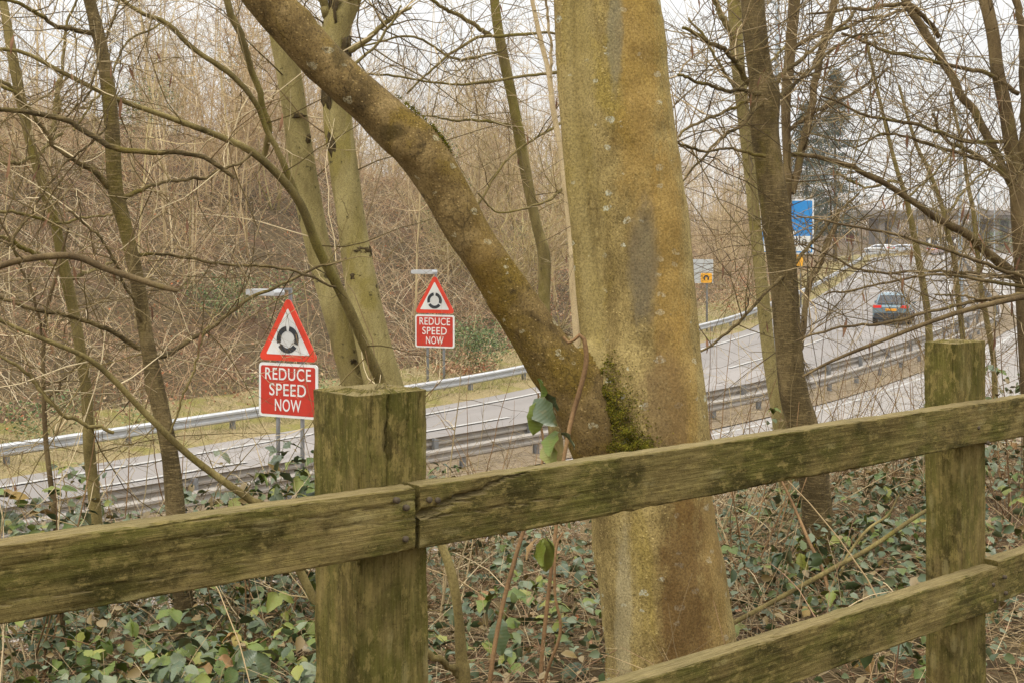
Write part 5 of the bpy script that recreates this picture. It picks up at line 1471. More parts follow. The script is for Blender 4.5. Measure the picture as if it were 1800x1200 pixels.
# ------------------------------------------------------------------ road signs
def tri_outline(side, rad, k=6):
    h = side * math.sqrt(3) / 2
    pts = [(-side / 2, 0), (side / 2, 0), (0, h)]
    out = []
    for i in range(3):
        p = np.array(pts[i]); a = np.array(pts[i - 1]); b = np.array(pts[(i + 1) % 3])
        da = (a - p) / np.linalg.norm(a - p); db = (b - p) / np.linalg.norm(b - p)
        t = rad / math.tan(PI / 6)
        c = p + (da + db) / np.linalg.norm(da + db) * (rad / math.sin(PI / 6))
        s = p + da * t - c; e_ = p + db * t - c
        a0, a1 = math.atan2(s[1], s[0]), math.atan2(e_[1], e_[0])
        while a1 < a0: a1 += 2 * PI
        for q in range(k + 1):
            ang = a0 + (a1 - a0) * q / k
            out.append((c[0] + rad * math.cos(ang), c[1] + rad * math.sin(ang)))
    return out
def rect_outline(x0, z0, x1, z1, rad, k=5):
    out = []
    for cx, cz, a0 in ((x1 - rad, z0 + rad, -PI / 2), (x1 - rad, z1 - rad, 0), (x0 + rad, z1 - rad, PI / 2), (x0 + rad, z0 + rad, PI)):
        for q in range(k + 1):
            a = a0 + PI / 2 * q / k
            out.append((cx + rad * math.cos(a), cz + rad * math.sin(a)))
    return out
def text_mesh(s, size, mat, name, bold=0.0):
    cu = bpy.data.curves.new(name, 'FONT')
    cu.body = s; cu.size = size; cu.align_x = 'CENTER'; cu.align_y = 'CENTER'; cu.extrude = 0.002; cu.offset = bold
    cu.space_character = 1.08
    ob = bpy.data.objects.new(name, cu); COL.objects.link(ob)
    dg = bpy.context.evaluated_depsgraph_get()
    me = bpy.data.meshes.new_from_object(ob.evaluated_get(dg))
    bpy.data.objects.remove(ob)
    me.materials.clear(); me.materials.append(mat)
    return me
def local_build(g, name, mat, parent, smooth=False):
    return g.build(name, mat, parent, smooth, rel=False)
def lamp_unit(root, x, z, arm_y, mat, w=0.62):
    """Lantern on an arm that reaches out in front of the sign."""
    g = Geo(); g.box((x - 0.03, -arm_y, z + 0.02), (x + 0.03, 0.12, z + 0.06)); g.box((x - 0.03, 0.06, z - 0.6), (x + 0.03, 0.12, z + 0.02))
    arm = local_build(g, 'lamp_arm', MAT['galv_post'], root)
    g = Geo()
    prof = [(-w / 2, 0.0), (-w / 2 + 0.02, -0.06), (w / 2 - 0.02, -0.06), (w / 2, 0.0), (w / 2 - 0.03, 0.06), (-w / 2 + 0.03, 0.06)]
    g.prism([(a, b + z) for a, b in prof], -arm_y - 0.34, -arm_y + 0.02)
    l = local_build(g, 'lantern', mat, root)
    g = Geo(); g.box((-w / 2 + 0.05, -arm_y - 0.30, z - 0.075), (w / 2 - 0.05, -arm_y - 0.03, z - 0.061)); local_build(g, 'diffuser', MAT['sign_white'], l)
def reduce_sign(label, pos, yaw, side, post_len, border_top, lamp_w):
    """Local frame: x along the plate, -y faces the driver, z=0 at the foot of the triangle plate."""
    root = empty('warning_sign', (pos[0], pos[1], pos[2]), yaw); tag(root, label, 'road sign', 'reduce speed now signs')
    zt = post_len
    ph = side * 0.72; pw = side * 0.96
    def up(pts, dz, k=1.0, dx=0): return [(x * k + dx, z * k + dz) for x, z in pts]
    h = side * math.sqrt(3) / 2
    g = Geo(); g.prism(up(tri_outline(side, side * 0.055), zt), 0, 0.03)
    tp = local_build(g, 'triangle_plate', MAT['sign_red'], root)
    k = 0.715
    g = Geo(); g.prism(up(tri_outline(side * k, side * 0.012, 3), zt + h / 3 * (1 - k)), -0.006, 0.0)
    local_build(g, 'white_field', MAT['sign_white'], tp)
    # three curved bars of the roundabout symbol
    cz, ro, ri = zt + h * 0.325, side * 0.180, side * 0.112
    for a0, a1 in ((98, 198), (-24, 80), (212, 324)):
        pts = []
        for q in range(11):
            a = math.radians(a0 + (a1 - a0) * q / 10); pts.append((ro * math.cos(a), ro * math.sin(a) + cz))
        inn = []
        for q in range(11):
            a = math.radians(a0 + (a1 - a0) * q / 10); inn.append((ri * math.cos(a), ri * math.sin(a) + cz))
        g = Geo()
        V = [(x, -0.012, z) for x, z in pts] + [(x, -0.012, z) for x, z in inn] + [(x, -0.006, z) for x, z in pts] + [(x, -0.006, z) for x, z in inn]
        f = [(i, 11 + i, 12 + i, i + 1) for i in range(10)]
        f += [(22 + i, i, i + 1, 23 + i) for i in range(10)] + [(11 + i, 33 + i, 34 + i, 12 + i) for i in range(10)]
        f += [(0, 22, 33, 11), (10, 21, 43, 32)]
        g.add(V, None, [t[::-1] for t in f])
        local_build(g, 'arrow_bar', MAT['sign_black'], tp)
    gap = side * 0.035
    z1 = zt - gap; z0 = z1 - ph
    g = Geo(); g.prism(rect_outline(-pw / 2, z0, pw / 2, z1, side * 0.05), 0, 0.03)
    rp = local_build(g, 'text_plate', MAT['sign_white'], root)
    bo = side * 0.035
    g = Geo(); g.prism(rect_outline(-pw / 2 + bo, z0 + bo, pw / 2 - bo, z1 - bo, side * 0.03), -0.006, 0.0)
    local_build(g, 'red_field', MAT['sign_plate_red'], rp)
    for i, s in enumerate(('REDUCE', 'SPEED', 'NOW')):
        me = text_mesh(s, side * 0.255, MAT['sign_white'], 'lettering', side * 0.0015)
        xs = np.array([v.co.x for v in me.vertices]); wdt = xs.max() - xs.min()
        o = link('lettering', me, rp)
        tgt = side * (0.75, 0.60, 0.43)[i]
        o.scale = (tgt / wdt, 0.9, 1)
        o.location = (0, -0.0095, z1 - ph * (0.21, 0.50, 0.785)[i] - side * 0.0)
        o.rotation_euler = (PI / 2, 0, 0)
    for sx in (-0.2, 0.2):
        g = Geo()
        n = 14; t = np.arange(2)
        Pt = np.array([[[sx * side, 0.085, -0.6], [sx * side, 0.085, z0], [sx * side, 0.085, zt + h * (0.42 if abs(sx) < 0.3 else 0.3)]]])
        g.tubes(Pt, np.full((1, 3), 0.045), 12)
        local_build(g, 'post', MAT['galv_post'], root, True)
    for zc_ in (z0 + ph * 0.25, z0 + ph * 0.75, zt + h * 0.2):
        g = Geo(); g.box((-side * 0.3, 0.03, zc_ - 0.02), (side * 0.3, 0.05, zc_ + 0.02)); local_build(g, 'bracket', MAT['galv_post'], root)
    lamp_unit(root, 0.0, zt + h + 0.10, 0.62, MAT['galv'], lamp_w)
    return root
def sign_at(label, px_mid, py_tri_base, d, ang, side, lamp_w):
    p = P(px_mid, py_tri_base, d)
    zroad = float(z_road(d)) + 0.05
    tocam = math.atan2(-p[1], -p[0])                    # direction from sign to eye
    yaw = (tocam - math.radians(ang)) + PI / 2          # local -y points at the driver
    return reduce_sign(label, (p[0], p[1], zroad), yaw, side, p[2] - zroad, 0, lamp_w)
sign_at('larger red and white roundabout sign reading reduce speed now, beside the near post', 506, 634, 27.0, 37, 1.62, 0.75)
sign_at('smaller red and white roundabout sign reading reduce speed now, on the far verge', 764, 551, 41.6, 26, 1.5, 0.8)

def plain_sign(name, label, px0, py0, px1, py1, d, ang, builder, posts=(0.25, 0.75), cat='road sign', thick=0.03):
    """A panel seen between two pixel corners at depth d, turned by ang degrees; builder fills it in metres."""
    pl, ph = P((px0 + px1) / 2, py1, d), P((px0 + px1) / 2, py0, d)
    w = (px1 - px0) / FPX * d / math.cos(math.radians(ang)); h = ph[2] - pl[2]
    zg = gz(pl[0], pl[1])
    tocam = math.atan2(-pl[1], -pl[0]); yaw = tocam - math.radians(ang) + PI / 2
    root = empty(name, (pl[0], pl[1], zg), yaw); tag(root, label, cat)
    z0 = pl[2] - zg
    builder(root, w, h, z0)
    for q in posts:
        g = Geo(); x = -w / 2 + w * q
        g.tubes(np.array([[[x, 0.09, -0.5], [x, 0.09, z0 + h * 0.5], [x, 0.09, z0 + h * 0.95]]]), np.full((1, 3), 0.05), 10)
        local_build(g, 'post', MAT['galv_post'], root, True)
    return root
def blue_panel(root, w, h, z0):
    g = Geo(); g.prism(rect_outline(-w / 2, z0, w / 2, z0 + h, 0.12), 0, 0.04); p = local_build(g, 'panel', MAT['sign_white'], root)
    b = 0.09
    g = Geo(); g.prism(rect_outline(-w / 2 + b, z0 + b, w / 2 - b, z0 + h - b, 0.08), -0.006, 0); local_build(g, 'blue_field', MAT['sign_blue'], p)
    ph_ = h * 0.33
    g = Geo(); g.prism(rect_outline(-w / 2 + 2 * b, z0 + 2 * b, w / 2 - 2 * b, z0 + ph_, 0.05), -0.013, -0.0065); wf = local_build(g, 'white_field', MAT['sign_white'], p)
    for s, x, z, sz in (('adle', w * 0.18, z0 + ph_ * 0.72, 0.75), ('oo', w * 0.06, z0 + ph_ * 0.36, 0.68)):
        me = text_mesh(s, sz, MAT['sign_black'], 'lettering', 0.004)
        o = link('lettering', me, wf); o.location = (x, -0.0165, z); o.rotation_euler = (PI / 2, 0, 0)
    # thin white direction stroke at the top of the white panel's edge
    g = Geo(); g.prism(rect_outline(-w * 0.1, z0 + ph_ + 0.12, w * 0.17, z0 + ph_ + 0.32, 0.08), -0.013, -0.0065); local_build(g, 'white_stroke', MAT['sign_white'], p)
    g = Geo(); hh_ = 0.78; g.prism(rect_outline(-w * 0.10, z0 - 0.04 - hh_, w * 0.30, z0 - 0.04, 0.05), 0, 0.03); y = local_build(g, 'yellow_plate', MAT['sign_yellow'], root)
    g = Geo()
    for (cx, cz, r0) in ((0.12 * w, z0 - 0.40, 0.21),):
        n = 18; an = [math.radians(-60 + 300 * i / n) for i in range(n + 1)]
        V = [(cx + rr * math.cos(t), yy, cz + rr * math.sin(t)) for yy in (-0.012, -0.0005) for rr in (r0, r0 * 0.58) for t in an]
        m = n + 1
        f = [(i, i + 1, m + i + 1, m + i) for i in range(n)] + [(2 * m + i, 2 * m + i + 1, i + 1, i) for i in range(n)] + [(m + i, m + i + 1, 3 * m + i + 1, 3 * m + i) for i in range(n)]
        g.add(V, None, f)
    g.box((0.12 * w - 0.3, -0.012, z0 - 0.72), (0.12 * w + 0.08, -0.0005, z0 - 0.60))
    local_build(g, 'black_symbol', MAT['sign_black'], y)
plain_sign('direction_sign', 'blue and white direction sign with a yellow plate below, beside the ring-barked trunk', 1338, 351, 1429, 447, 78, 14, blue_panel)
def grey_panel(root, w, h, z0):
    g = Geo(); g.prism(rect_outline(-w / 2, z0, w / 2, z0 + h, 0.04), 0, 0.03); p = local_build(g, 'panel', MAT['sign_back'], root)
    g = Geo(); q = h * 0.42; g.prism(rect_outline(w * 0.06, z0 + 0.02, w * 0.06 + q * 1.15, z0 + q, 0.05), -0.04, -0.0005); y = local_build(g, 'yellow_plate', MAT['sign_yellow'], root)
    g = Geo(); n = 16
    cx, cz, r0 = w * 0.06 + q * 0.58, z0 + q * 0.52, q * 0.3
    an = [math.radians(-50 + 280 * i / n) for i in range(n + 1)]; m = n + 1
    V = [(cx + rr * math.cos(t), yy, cz + rr * math.sin(t)) for yy in (-0.052, -0.0405) for rr in (r0, r0 * 0.45) for t in an]
    g.add(V, None, [(i, i + 1, m + i + 1, m + i) for i in range(n)] + [(2 * m + i, 2 * m + i + 1, i + 1, i) for i in range(n)])
    local_build(g, 'black_symbol', MAT['sign_black'], y)
plain_sign('sign_board', 'pale grey board with a small yellow and black plate on the far bank', 1206, 456, 1253, 498, 61, 20, grey_panel)
def brown_panel(root, w, h, z0):
    g = Geo(); g.prism(rect_outline(-w / 2, z0, w / 2, z0 + h, 0.08), 0, 0.03); p = local_build(g, 'panel', MAT['sign_white'], root)
    g = Geo(); g.prism(rect_outline(-w / 2 + 0.1, z0 + 0.1, w / 2 - 0.1, z0 + h - 0.1, 0.06), -0.006, 0); local_build(g, 'brown_field', MAT['sign_brown'], p)
plain_sign('direction_sign', 'small brown sign with a white edge near the bridge', 1486, 406, 1503, 427, 150, 10, brown_panel)
def chev_panel(root, w, h, z0):
    g = Geo(); g.prism(rect_outline(-w / 2, z0, w / 2, z0 + h, 0.06), 0, 0.04); p = local_build(g, 'panel', MAT['sign_black'], root)
    n = 4; st = w / n
    for i in range(n):
        x = -w / 2 + st * (i + 0.5); a = st * 0.2
        g = Geo()
        V = []
        for yy in (-0.012, -0.0005):
            V += [(x - st * 0.32, yy, z0 + h / 2), (x + st * 0.06, yy, z0 + h * 0.95), (x + st * 0.40, yy, z0 + h * 0.95), (x + st * 0.02, yy, z0 + h / 2), (x + st * 0.40, yy, z0 + h * 0.05), (x + st * 0.06, yy, z0 + h * 0.05)]
        f = [(0, 3, 2, 1), (0, 5, 4, 3)] + [(i_, (i_ + 1) % 6, 6 + (i_ + 1) % 6, 6 + i_) for i_ in range(6)]
        g.add(V, None, f); local_build(g, 'chevron', MAT['sign_white'], p)
plain_sign('chevron_sign', 'black and white chevron board at the far end of the road', 1629, 417, 1686, 432, 200, 0, chev_panel, (0.1, 0.5, 0.9))

# ------------------------------------------------------------------ lamp columns
def lamp_post(label, px, py_top, d, r0, arm=1.2):
    t = P(px, py_top, d); z = gz(t[0], t[1])
    root = empty('street_lamp', (t[0], t[1], z)); tag(root, label, 'street lamp', 'street lamps along the road')
    hgt = t[2] - z
    g = Geo(); zz = np.linspace(-0.5, hgt, 8)
    g.tubes(np.stack([zz * 0, zz * 0, zz], 1), np.interp(zz, [-0.5, 1.5, 1.6, hgt], [r0 * 1.35, r0 * 1.35, r0, r0 * 0.55]), 14)
    local_build(g, 'column', MAT['lamp_pole'], root, True)
    g = Geo(); g.tubes(np.array([[0, 0, hgt - 0.05], [-arm * 0.3, 0, hgt + 0.06], [-arm, 0, hgt + 0.1]]), np.array([0.05, 0.04, 0.035]), 10); local_build(g, 'arm', MAT['lamp_pole'], root, True)
    g = Geo(); g.prism([(-arm - 0.55, hgt + 0.10), (-arm - 0.5, hgt + 0.02), (-arm + 0.1, hgt + 0.02), (-arm + 0.15, hgt + 0.14), (-arm - 0.3, hgt + 0.2)], -0.14, 0.14); local_build(g, 'lantern', MAT['galv_dull'], root)
lamp_post('tall grey street lamp above the ring-barked trunk', 1366, 8, 42.0, 0.10, 0.35)
lamp_post('thick grey street lamp column beside the central barrier', 1688, 196, 76.0, 0.14)
lamp_post('thinner grey street lamp column farther along the road', 1720, 222, 108.0, 0.11)
lamp_post('distant street lamp near the chevron board', 1612, 345, 170.0, 0.09)
lamp_post('distant street lamp at the far end right of the road', 1748, 330, 165.0, 0.09)

# ------------------------------------------------------------------ cars
def loft(sections, m=0):
    """sections: list of closed loops (same count) of 3D points."""
    S = np.array(sections); K, n, _ = S.shape
    a, b = np.meshgrid(np.arange(n), np.arange(K - 1))
    q = (b * n + a).ravel(); p = (b * n + (a + 1) % n).ravel()
    g = Geo(); g.add(S.reshape(-1, 3), None, np.stack([q, p, p + n, q + n], -1))
    for e_ in (0, K - 1):
        c = S[e_].mean(0)
        f = [(i, (i + 1) % n, n) for i in range(n)]
        if e_ == 0: f = [t[::-1] for t in f]
        g.add(np.vstack([S[e_], c]), f)
    return g
def super_loop(y, w, z0, z1, ex=4.0, n=28, tuck=0.0):
    t = np.arange(n) * 2 * PI / n
    c, s = np.cos(t), np.sin(t)
    x = np.sign(c) * np.abs(c) ** (2 / ex) * w / 2
    z = (z0 + z1) / 2 + np.sign(s) * np.abs(s) ** (2 / ex) * (z1 - z0) / 2
    x = x * (1 - tuck * np.clip((z - z0) / (z1 - z0), 0, 1) ** 1.5)
    return np.stack([x, np.full(n, y), z], 1)
def make_car(label, pos, yaw, paint, group='cars on the road', suv=True, scale=1.0, roof_rails=False):
    """Local +y is forwards; y=0 rear bumper."""
    root = empty('car', pos, yaw); tag(root, label, 'car', group)
    L = 4.5
    ys = [0.0, 0.06, 0.25, 0.9, 2.0, 3.2, 3.9, 4.3, 4.47, 4.5]
    wd = [1.60, 1.74, 1.82, 1.86, 1.86, 1.84, 1.78, 1.66, 1.48, 1.40]
    bt = [0.42, 0.34, 0.28, 0.24, 0.22, 0.22, 0.24, 0.28, 0.36, 0.44]
    tp = [0.92, 1.02, 1.06, 1.05, 1.02, 1.00, 0.95, 0.86, 0.76, 0.68]
    loft([super_loop(y, w, b_, t_, 5.0) for y, w, b_, t_ in zip(ys, wd, bt, tp)]).build('body', paint, root, True, rel=False)
    rt = 1.62 if suv else 1.45
    cy = [0.10, 0.30, 0.62, 1.4, 2.3, 3.0, 3.35]
    ct = [1.06, 1.34, rt - 0.03, rt, rt - 0.03, 1.28, 1.02]
    cw = [1.62, 1.58, 1.52, 1.52, 1.52, 1.56, 1.60]
    loft([super_loop(y, w, 0.85, t_, 4.5, tuck=0.16) for y, w, t_ in zip(cy, cw, ct)]).build('cabin', paint, root, True, rel=False)
    # rear window, side glass, windscreen
    def quad(name, pts, mat, par=root, th=0.012):
        p = np.array(pts, float); n_ = np.cross(p[1] - p[0], p[3] - p[0]); n_ /= np.linalg.norm(n_)
        g = Geo(); g.add(np.vstack([p, p - n_ * th]), None, [(0, 1, 2, 3), (7, 6, 5, 4), (4, 5, 1, 0), (5, 6, 2, 1), (6, 7, 3, 2), (7, 4, 0, 3)])
        return local_build(g, name, mat, par)
    quad('rear_window', [(-0.66, 0.055, 1.08), (0.66, 0.055, 1.08), (0.55, 0.40, rt - 0.13), (-0.55, 0.40, rt - 0.13)], MAT['glass'], th=0.05)
    for s in (-1, 1):
        p = [(0.79 * s, 0.62, 1.06), (0.79 * s, 2.9, 1.06), (0.655 * s, 2.3, rt - 0.14), (0.655 * s, 0.75, rt - 0.14)]
        quad('side_window', p if s > 0 else p[::-1], MAT['glass'], th=0.04)
        g = Geo(); g.prism(rect_outline(-0.2, 0.86, 0.2, 1.0, 0.04), -0.03, 0.2)
        o = local_build(g, 'tail_light', MAT['tail'], root); o.location = (0.66 * s, 0.02, 0.0)
        g = Geo(); g.prism([(0.02, 0.0), (0.2, 0.02), (0.2, 0.14), (0.02, 0.12)], 0, 0.1); o = local_build(g, 'door_mirror', paint, root)
        o.location = (0.84 * s - (0.2 if s < 0 else 0), 2.75, 0.98)
        if roof_rails:
            g = Geo(); g.tubes(np.array([[0.62 * s, 0.6, rt], [0.62 * s, 0.75, rt + 0.05], [0.62 * s, 2.0, rt + 0.05], [0.62 * s, 2.2, rt]]), 0.02, 6); local_build(g, 'roof_rail', MAT['alloy'], root, True)
    quad('windscreen', [(0.66, 3.30, 1.06), (-0.66, 3.30, 1.06), (-0.55, 2.55, rt - 0.12), (0.55, 2.55, rt - 0.12)], MAT['glass'], th=0.05)
    g = Geo(); g.prism(rect_outline(-0.27, 0.72, 0.27, 0.84, 0.02), -0.035, 0.0); local_build(g, 'number_plate', MAT['num_plate'], root)
    g = Geo(); g.prism(rect_outline(-0.80, 0.34, 0.80, 0.62, 0.06), -0.05, 0.2); local_build(g, 'bumper', MAT['dark_plastic'] if suv else paint, root)
    for sx in (-1, 1):
        for y in (0.85, 3.5):
            th_ = np.arange(24) * 2 * PI / 24; R_ = 0.34
            def rg(r, x): return np.stack([np.full(24, x), y + r * np.cos(th_), 0.34 + r * np.sin(th_)], 1)
            x0, x1 = 0.70 * sx, 0.93 * sx
            V = np.concatenate([rg(0.2, x1), rg(R_ - 0.03, x1), rg(R_, x1 - 0.03 * sx), rg(R_, x0), rg(0.2, x0)])
            f = [(k * 24 + i, k * 24 + (i + 1) % 24, (k + 1) * 24 + (i + 1) % 24, (k + 1) * 24 + i) for k in range(4) for i in range(24)]
            if sx < 0: f = [t[::-1] for t in f]
            g = Geo(); g.add(V, None, f); w = local_build(g, 'wheel', MAT['tyre'], root, True)
            V = np.vstack([rg(0.2, x1 - 0.02 * sx), [[x1 - 0.005 * sx, y, 0.34]]])
            g = Geo(); g.add(V, [(i, (i + 1) % 24, 24) if sx > 0 else ((i + 1) % 24, i, 24) for i in range(24)]); local_build(g, 'rim', MAT['alloy'], w, True)
    root.scale = (scale, scale, scale)
    return root
def on_road(px, py, d=None):
    """Plan point where the sight line through px, py meets the road surface."""
    best = None
    for dd in np.linspace(20, 230, 4200):
        p = P(px, py, dd)
        e_ = abs(p[2] - float(z_road(dd)))
        if best is None or e_ < best[0]: best = (e_, dd, p)
    return best[2]
def heading(p):
    k = ((midc - p[:2]) ** 2).sum(1).argmin(); k = min(k, len(midc) - 2)
    t = midc[k + 1] - midc[k]
    return math.atan2(t[1], t[0]) - PI / 2
def car_z(x, y): return float(carriage_z(np.array([[x, y]]))[0]) - 0.015
cp = on_road(1566, 572); 
make_car('dark blue-grey car with red tail lights and yellow plate driving uphill', (cp[0], cp[1], car_z(cp[0], cp[1])), heading(cp) + 0.05, car_paint('blue_grey_paint', (0.12, 0.19, 0.225, 1)), roof_rails=True, scale=1.04)
cp = on_road(1640, 449)
make_car('small red-lit pale car far ahead near the chevron board', (cp[0], cp[1], car_z(cp[0], cp[1])), heading(cp), car_paint('silver_red_paint', (0.52, 0.40, 0.38, 1)), suv=False)
for (px_, d_, ya, pc, lab) in ((1567, 186, 1.15, (0.62, 0.62, 0.62, 1), 'white car turning behind the barrier at the far end'), (1606, 196, 1.3, (0.5, 0.52, 0.55, 1), 'pale car half hidden behind the far end of the barrier')):
    p = P(px_, 445, d_)
    make_car(lab, (p[0], p[1], float(z_road(d_)) + 0.04), heading(p) + ya, car_paint('far_paint', pc), suv=False)
g = Geo()     # roundabout at the far end
th = np.linspace(0, 2 * PI, 64, endpoint=False)
cxr, cyr = 66.0, 202.0
V = np.concatenate([np.stack([cxr + 34 * np.cos(th), cyr + 17 * np.sin(th), np.full(64, CZ - 1.40)], 1), [[cxr, cyr, CZ - 1.40]]])
g.add(V, [(i, (i + 1) % 64, 64) for i in range(64)])
rd = g.build('road', MAT['asphalt']); tag(rd, 'roundabout surface at the far end of the road', 'road', kind='structure')

# ------------------------------------------------------------------ concrete bridge far off
br = empty('road_bridge', (80, 232, CZ - 1.6)); tag(br, 'flat brown concrete bridge on piers crossing far behind the road', 'bridge')
g = Geo(); g.box((-17, -4, 6.3), (60, 4, 7.3)); local_build(g, 'deck', MAT['concrete'], br)
g = Geo(); g.box((-17, -4.3, 6.9), (60, -4.003, 7.8)); local_build(g, 'parapet', MAT['concrete'], br)
g = Geo(); g.box((-17, 4.003, 6.9), (60, 4.3, 7.8)); local_build(g, 'parapet', MAT['concrete'], br)
for x in (-13, -10.5, 8, 11, 30, 33, 50):
    g = Geo(); g.box((x, -3, -1), (x + 1.2, 3, 6.297)); local_build(g, 'pier', MAT['concrete'], br)

# ------------------------------------------------------------------ the wooded bank beyond the road
def bank_points(n, rng, t0, t1, d0=24, d1=150, power=1.0):
    k = rng.integers(0, len(FC), n * 4)
    c = FC[k] + rng.uniform(-0.4, 0.4, (n * 4, 2)); nn = FN[k]
    t = t0 + (t1 - t0) * rng.uniform(0, 1, n * 4) ** power
    p = c + nn * t[:, None]
    ok = (p[:, 1] > d0) & (p[:, 1] < d1) & (np.abs(p[:, 0]) < p[:, 1] * 0.47 + 2)
    p, t = p[ok][:n], t[ok][:n]
    return p[:, 0], p[:, 1], t
def far_tree_proto(seed, stems, hmin, hmax, wide):
    rng = np.random.default_rng(seed)
    gt, gc = Geo(), Geo()
    K = 9
    S = rng.standard_normal((stems, 3)) * np.array([0.25, 0.25, 0]); S[:, 2] = -0.3
    D = np.concatenate([rng.standard_normal((stems, 2)) * wide, np.ones((stems, 1))], 1)
    L = rng.uniform(hmin, hmax, stems); R0 = rng.uniform(0.028, 0.066, stems)
    Pt, R = grow(S, D, L, R0, R0 * 0.2, K, 0.10, 0.4, rng)
    gt.tubes(Pt, R, 5)
    M = stems * 16
    src = rng.integers(0, stems, M); kk = rng.integers(2, K, M)
    t = Pt[src, kk] - Pt[src, kk - 1]; t /= np.linalg.norm(t, axis=1, keepdims=True)
    v = rng.standard_normal((M, 3)); v[:, 2] *= 0.4
    kk = rng.integers(1, K, M)
    P2, R2 = grow(Pt[src, kk], t * 0.5 + v * 0.75, rng.uniform(1.0, 3.4, M), np.full(M, 0.018), np.full(M, 0.006), 6, 0.2, 0.7, rng)
    gc.tubes(P2, R2, 3)
    M3 = M * 7
    s3 = rng.integers(0, M, M3); k3 = rng.integers(1, 6, M3)
    t = P2[s3, k3] - P2[s3, k3 - 1]; t /= np.linalg.norm(t, axis=1, keepdims=True)
    P3, R3 = grow(P2[s3, k3], t * 0.6 + rng.standard_normal((M3, 3)) * 0.7, rng.uniform(0.4, 1.6, M3), np.full(M3, 0.009), np.full(M3, 0.004), 4, 0.25, 0.5, rng)
    gc.tubes(P3, R3, 3)
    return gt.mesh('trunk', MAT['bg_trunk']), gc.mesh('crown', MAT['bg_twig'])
PROTO = [far_tree_proto(300 + i, s_, a_, b_, w_) for i, (s_, a_, b_, w_) in enumerate([(1, 10, 13, 0.06), (3, 8, 12, 0.12), (5, 6, 10, 0.2), (2, 9, 13, 0.1), (7, 4, 8, 0.3), (4, 8, 11, 0.15)])]
rng = np.random.default_rng(404)
def far_tree(x, y, k, s, label, group):
    z = gz(x, y)
    root = empty('far_tree', (x, y, z), rng.uniform(0, 6.28)); root.scale = (s, s, s * rng.uniform(0.9, 1.15))
    tag(root, label, 'tree', group)
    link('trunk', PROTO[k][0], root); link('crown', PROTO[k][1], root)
KINDS = ['tall single-stemmed bare tree', 'three-stemmed bare tree', 'bushy many-stemmed bare tree', 'tall twin-stemmed bare tree', 'low spreading coppiced bare tree', 'four-stemmed bare tree']
def zone(x, y):
    px = 900 + x / y * FPX
    for lim, nm in ((230, 'at far left'), (460, 'behind the banded tree'), (620, 'above the larger red sign'), (840, 'above the smaller red sign'), (1010, 'between limb and large trunk'), (1240, 'hidden mostly by the large trunk'), (1340, 'behind the grey board')):
        if px < lim: return nm
    return 'near the blue sign'
x, y, t = bank_points(170, rng, 4.5, 44, 26, 150, 0.9)
x2, y2, t2 = bank_points(60, rng, 4.0, 34, 72, 150, 0.9)
for i, (xa, ya) in enumerate(list(zip(x, y)) + list(zip(x2, y2))):
    sc_ = np.interp(ya, [30, 70, 110, 150], [1.0, 1.0, 0.9, 0.75]) * rng.uniform(0.75, 1.2)
    k = int(rng.integers(0, 6))
    depth = 'low on' if ground_z(np.array([xa]), np.array([ya]))[0] < 3 else 'high on'
    far_tree(xa, ya, k, sc_, f'{KINDS[k]} {depth} far bank {zone(xa, ya)}', 'bare trees on the far bank')
x = rng.uniform(50, 140, 60); y = rng.uniform(240, 300, 60)
for i in range(60):
    k = int(rng.integers(0, 6))
    far_tree(x[i], y[i], k, rng.uniform(0.5, 0.85), f'small distant {KINDS[k]} around the bridge', 'bare trees by the bridge')
# thicket of dead stems and briars on the bank
def thicket(n, t0, t1, hr, rad, K, rng, d1=150):
    x, y, t = bank_points(n, rng, t0, t1, 24, d1, 1.15)
    kp = bump2(x * 0.42, y * 0.42) + rng.normal(0, 0.35, len(x)) > -0.25
    x, y = x[kp], y[kp]; m = len(x); z = ground_z(x, y)
    D = rng.standard_normal((m, 3)) * np.array([0.6, 0.6, 0.3]); D[:, 2] = np.abs(D[:, 2]) + 0.35
    return grow(np.stack([x, y, z - 0.05], 1), D, rng.uniform(*hr, m), np.full(m, rad) * rng.uniform(0.6, 1.5, m), np.full(m, rad * 0.4), K, 0.42, -0.9, rng)
g = Geo()
for args in ((38000, 3.0, 32, (0.4, 1.7), 0.008, 3), (27000, 4.5, 42, (1.2, 4.0), 0.0085, 4)):
    Pt, R = thicket(*args, rng=rng); g.tubes(Pt, R, 3)
o = g.build('undergrowth', MAT['brush']); tag(o, 'tangled bare brush covering the far bank', 'undergrowth', kind='stuff')
g = Geo()
m = 4500
x = rng.uniform(20, 170, m); y = rng.uniform(242, 330, m)
D = rng.standard_normal((m, 3)) * 0.22; D[:, 2] = 1
Pt, R = grow(np.stack([x, y, ground_z(x, y) - 0.1], 1), D, rng.uniform(4, 11, m), np.full(m, 0.10), np.full(m, 0.03), 4, 0.2, 0.2, rng)
g.tubes(Pt, R, 3)
o = g.build('woodland', MAT['bg_far']); tag(o, 'dim mass of bare woodland behind the bridge', 'woodland', kind='stuff')
g = Geo()
x, y, t = bank_points(22000, rng, 2.8, 24, 24, 120, 1.2)
m = len(x); zz = ground_z(x, y) + rng.uniform(0.02, 0.22, m); sz = rng.uniform(0.03, 0.075, m)
A_ = rng.standard_normal((m, 3)); A_ /= np.linalg.norm(A_, axis=1, keepdims=True)
B_ = np.cross(A_, rng.standard_normal((m, 3))); B_ /= np.linalg.norm(B_, axis=1, keepdims=True)
C_ = np.stack([x, y, zz], 1)
V = np.stack([C_ - A_ * sz[:, None], C_ + B_ * sz[:, None] * 0.6, C_ + A_ * sz[:, None], C_ - B_ * sz[:, None] * 0.6], 1).reshape(-1, 3)
g.add(V, None, np.arange(m * 4).reshape(-1, 4))
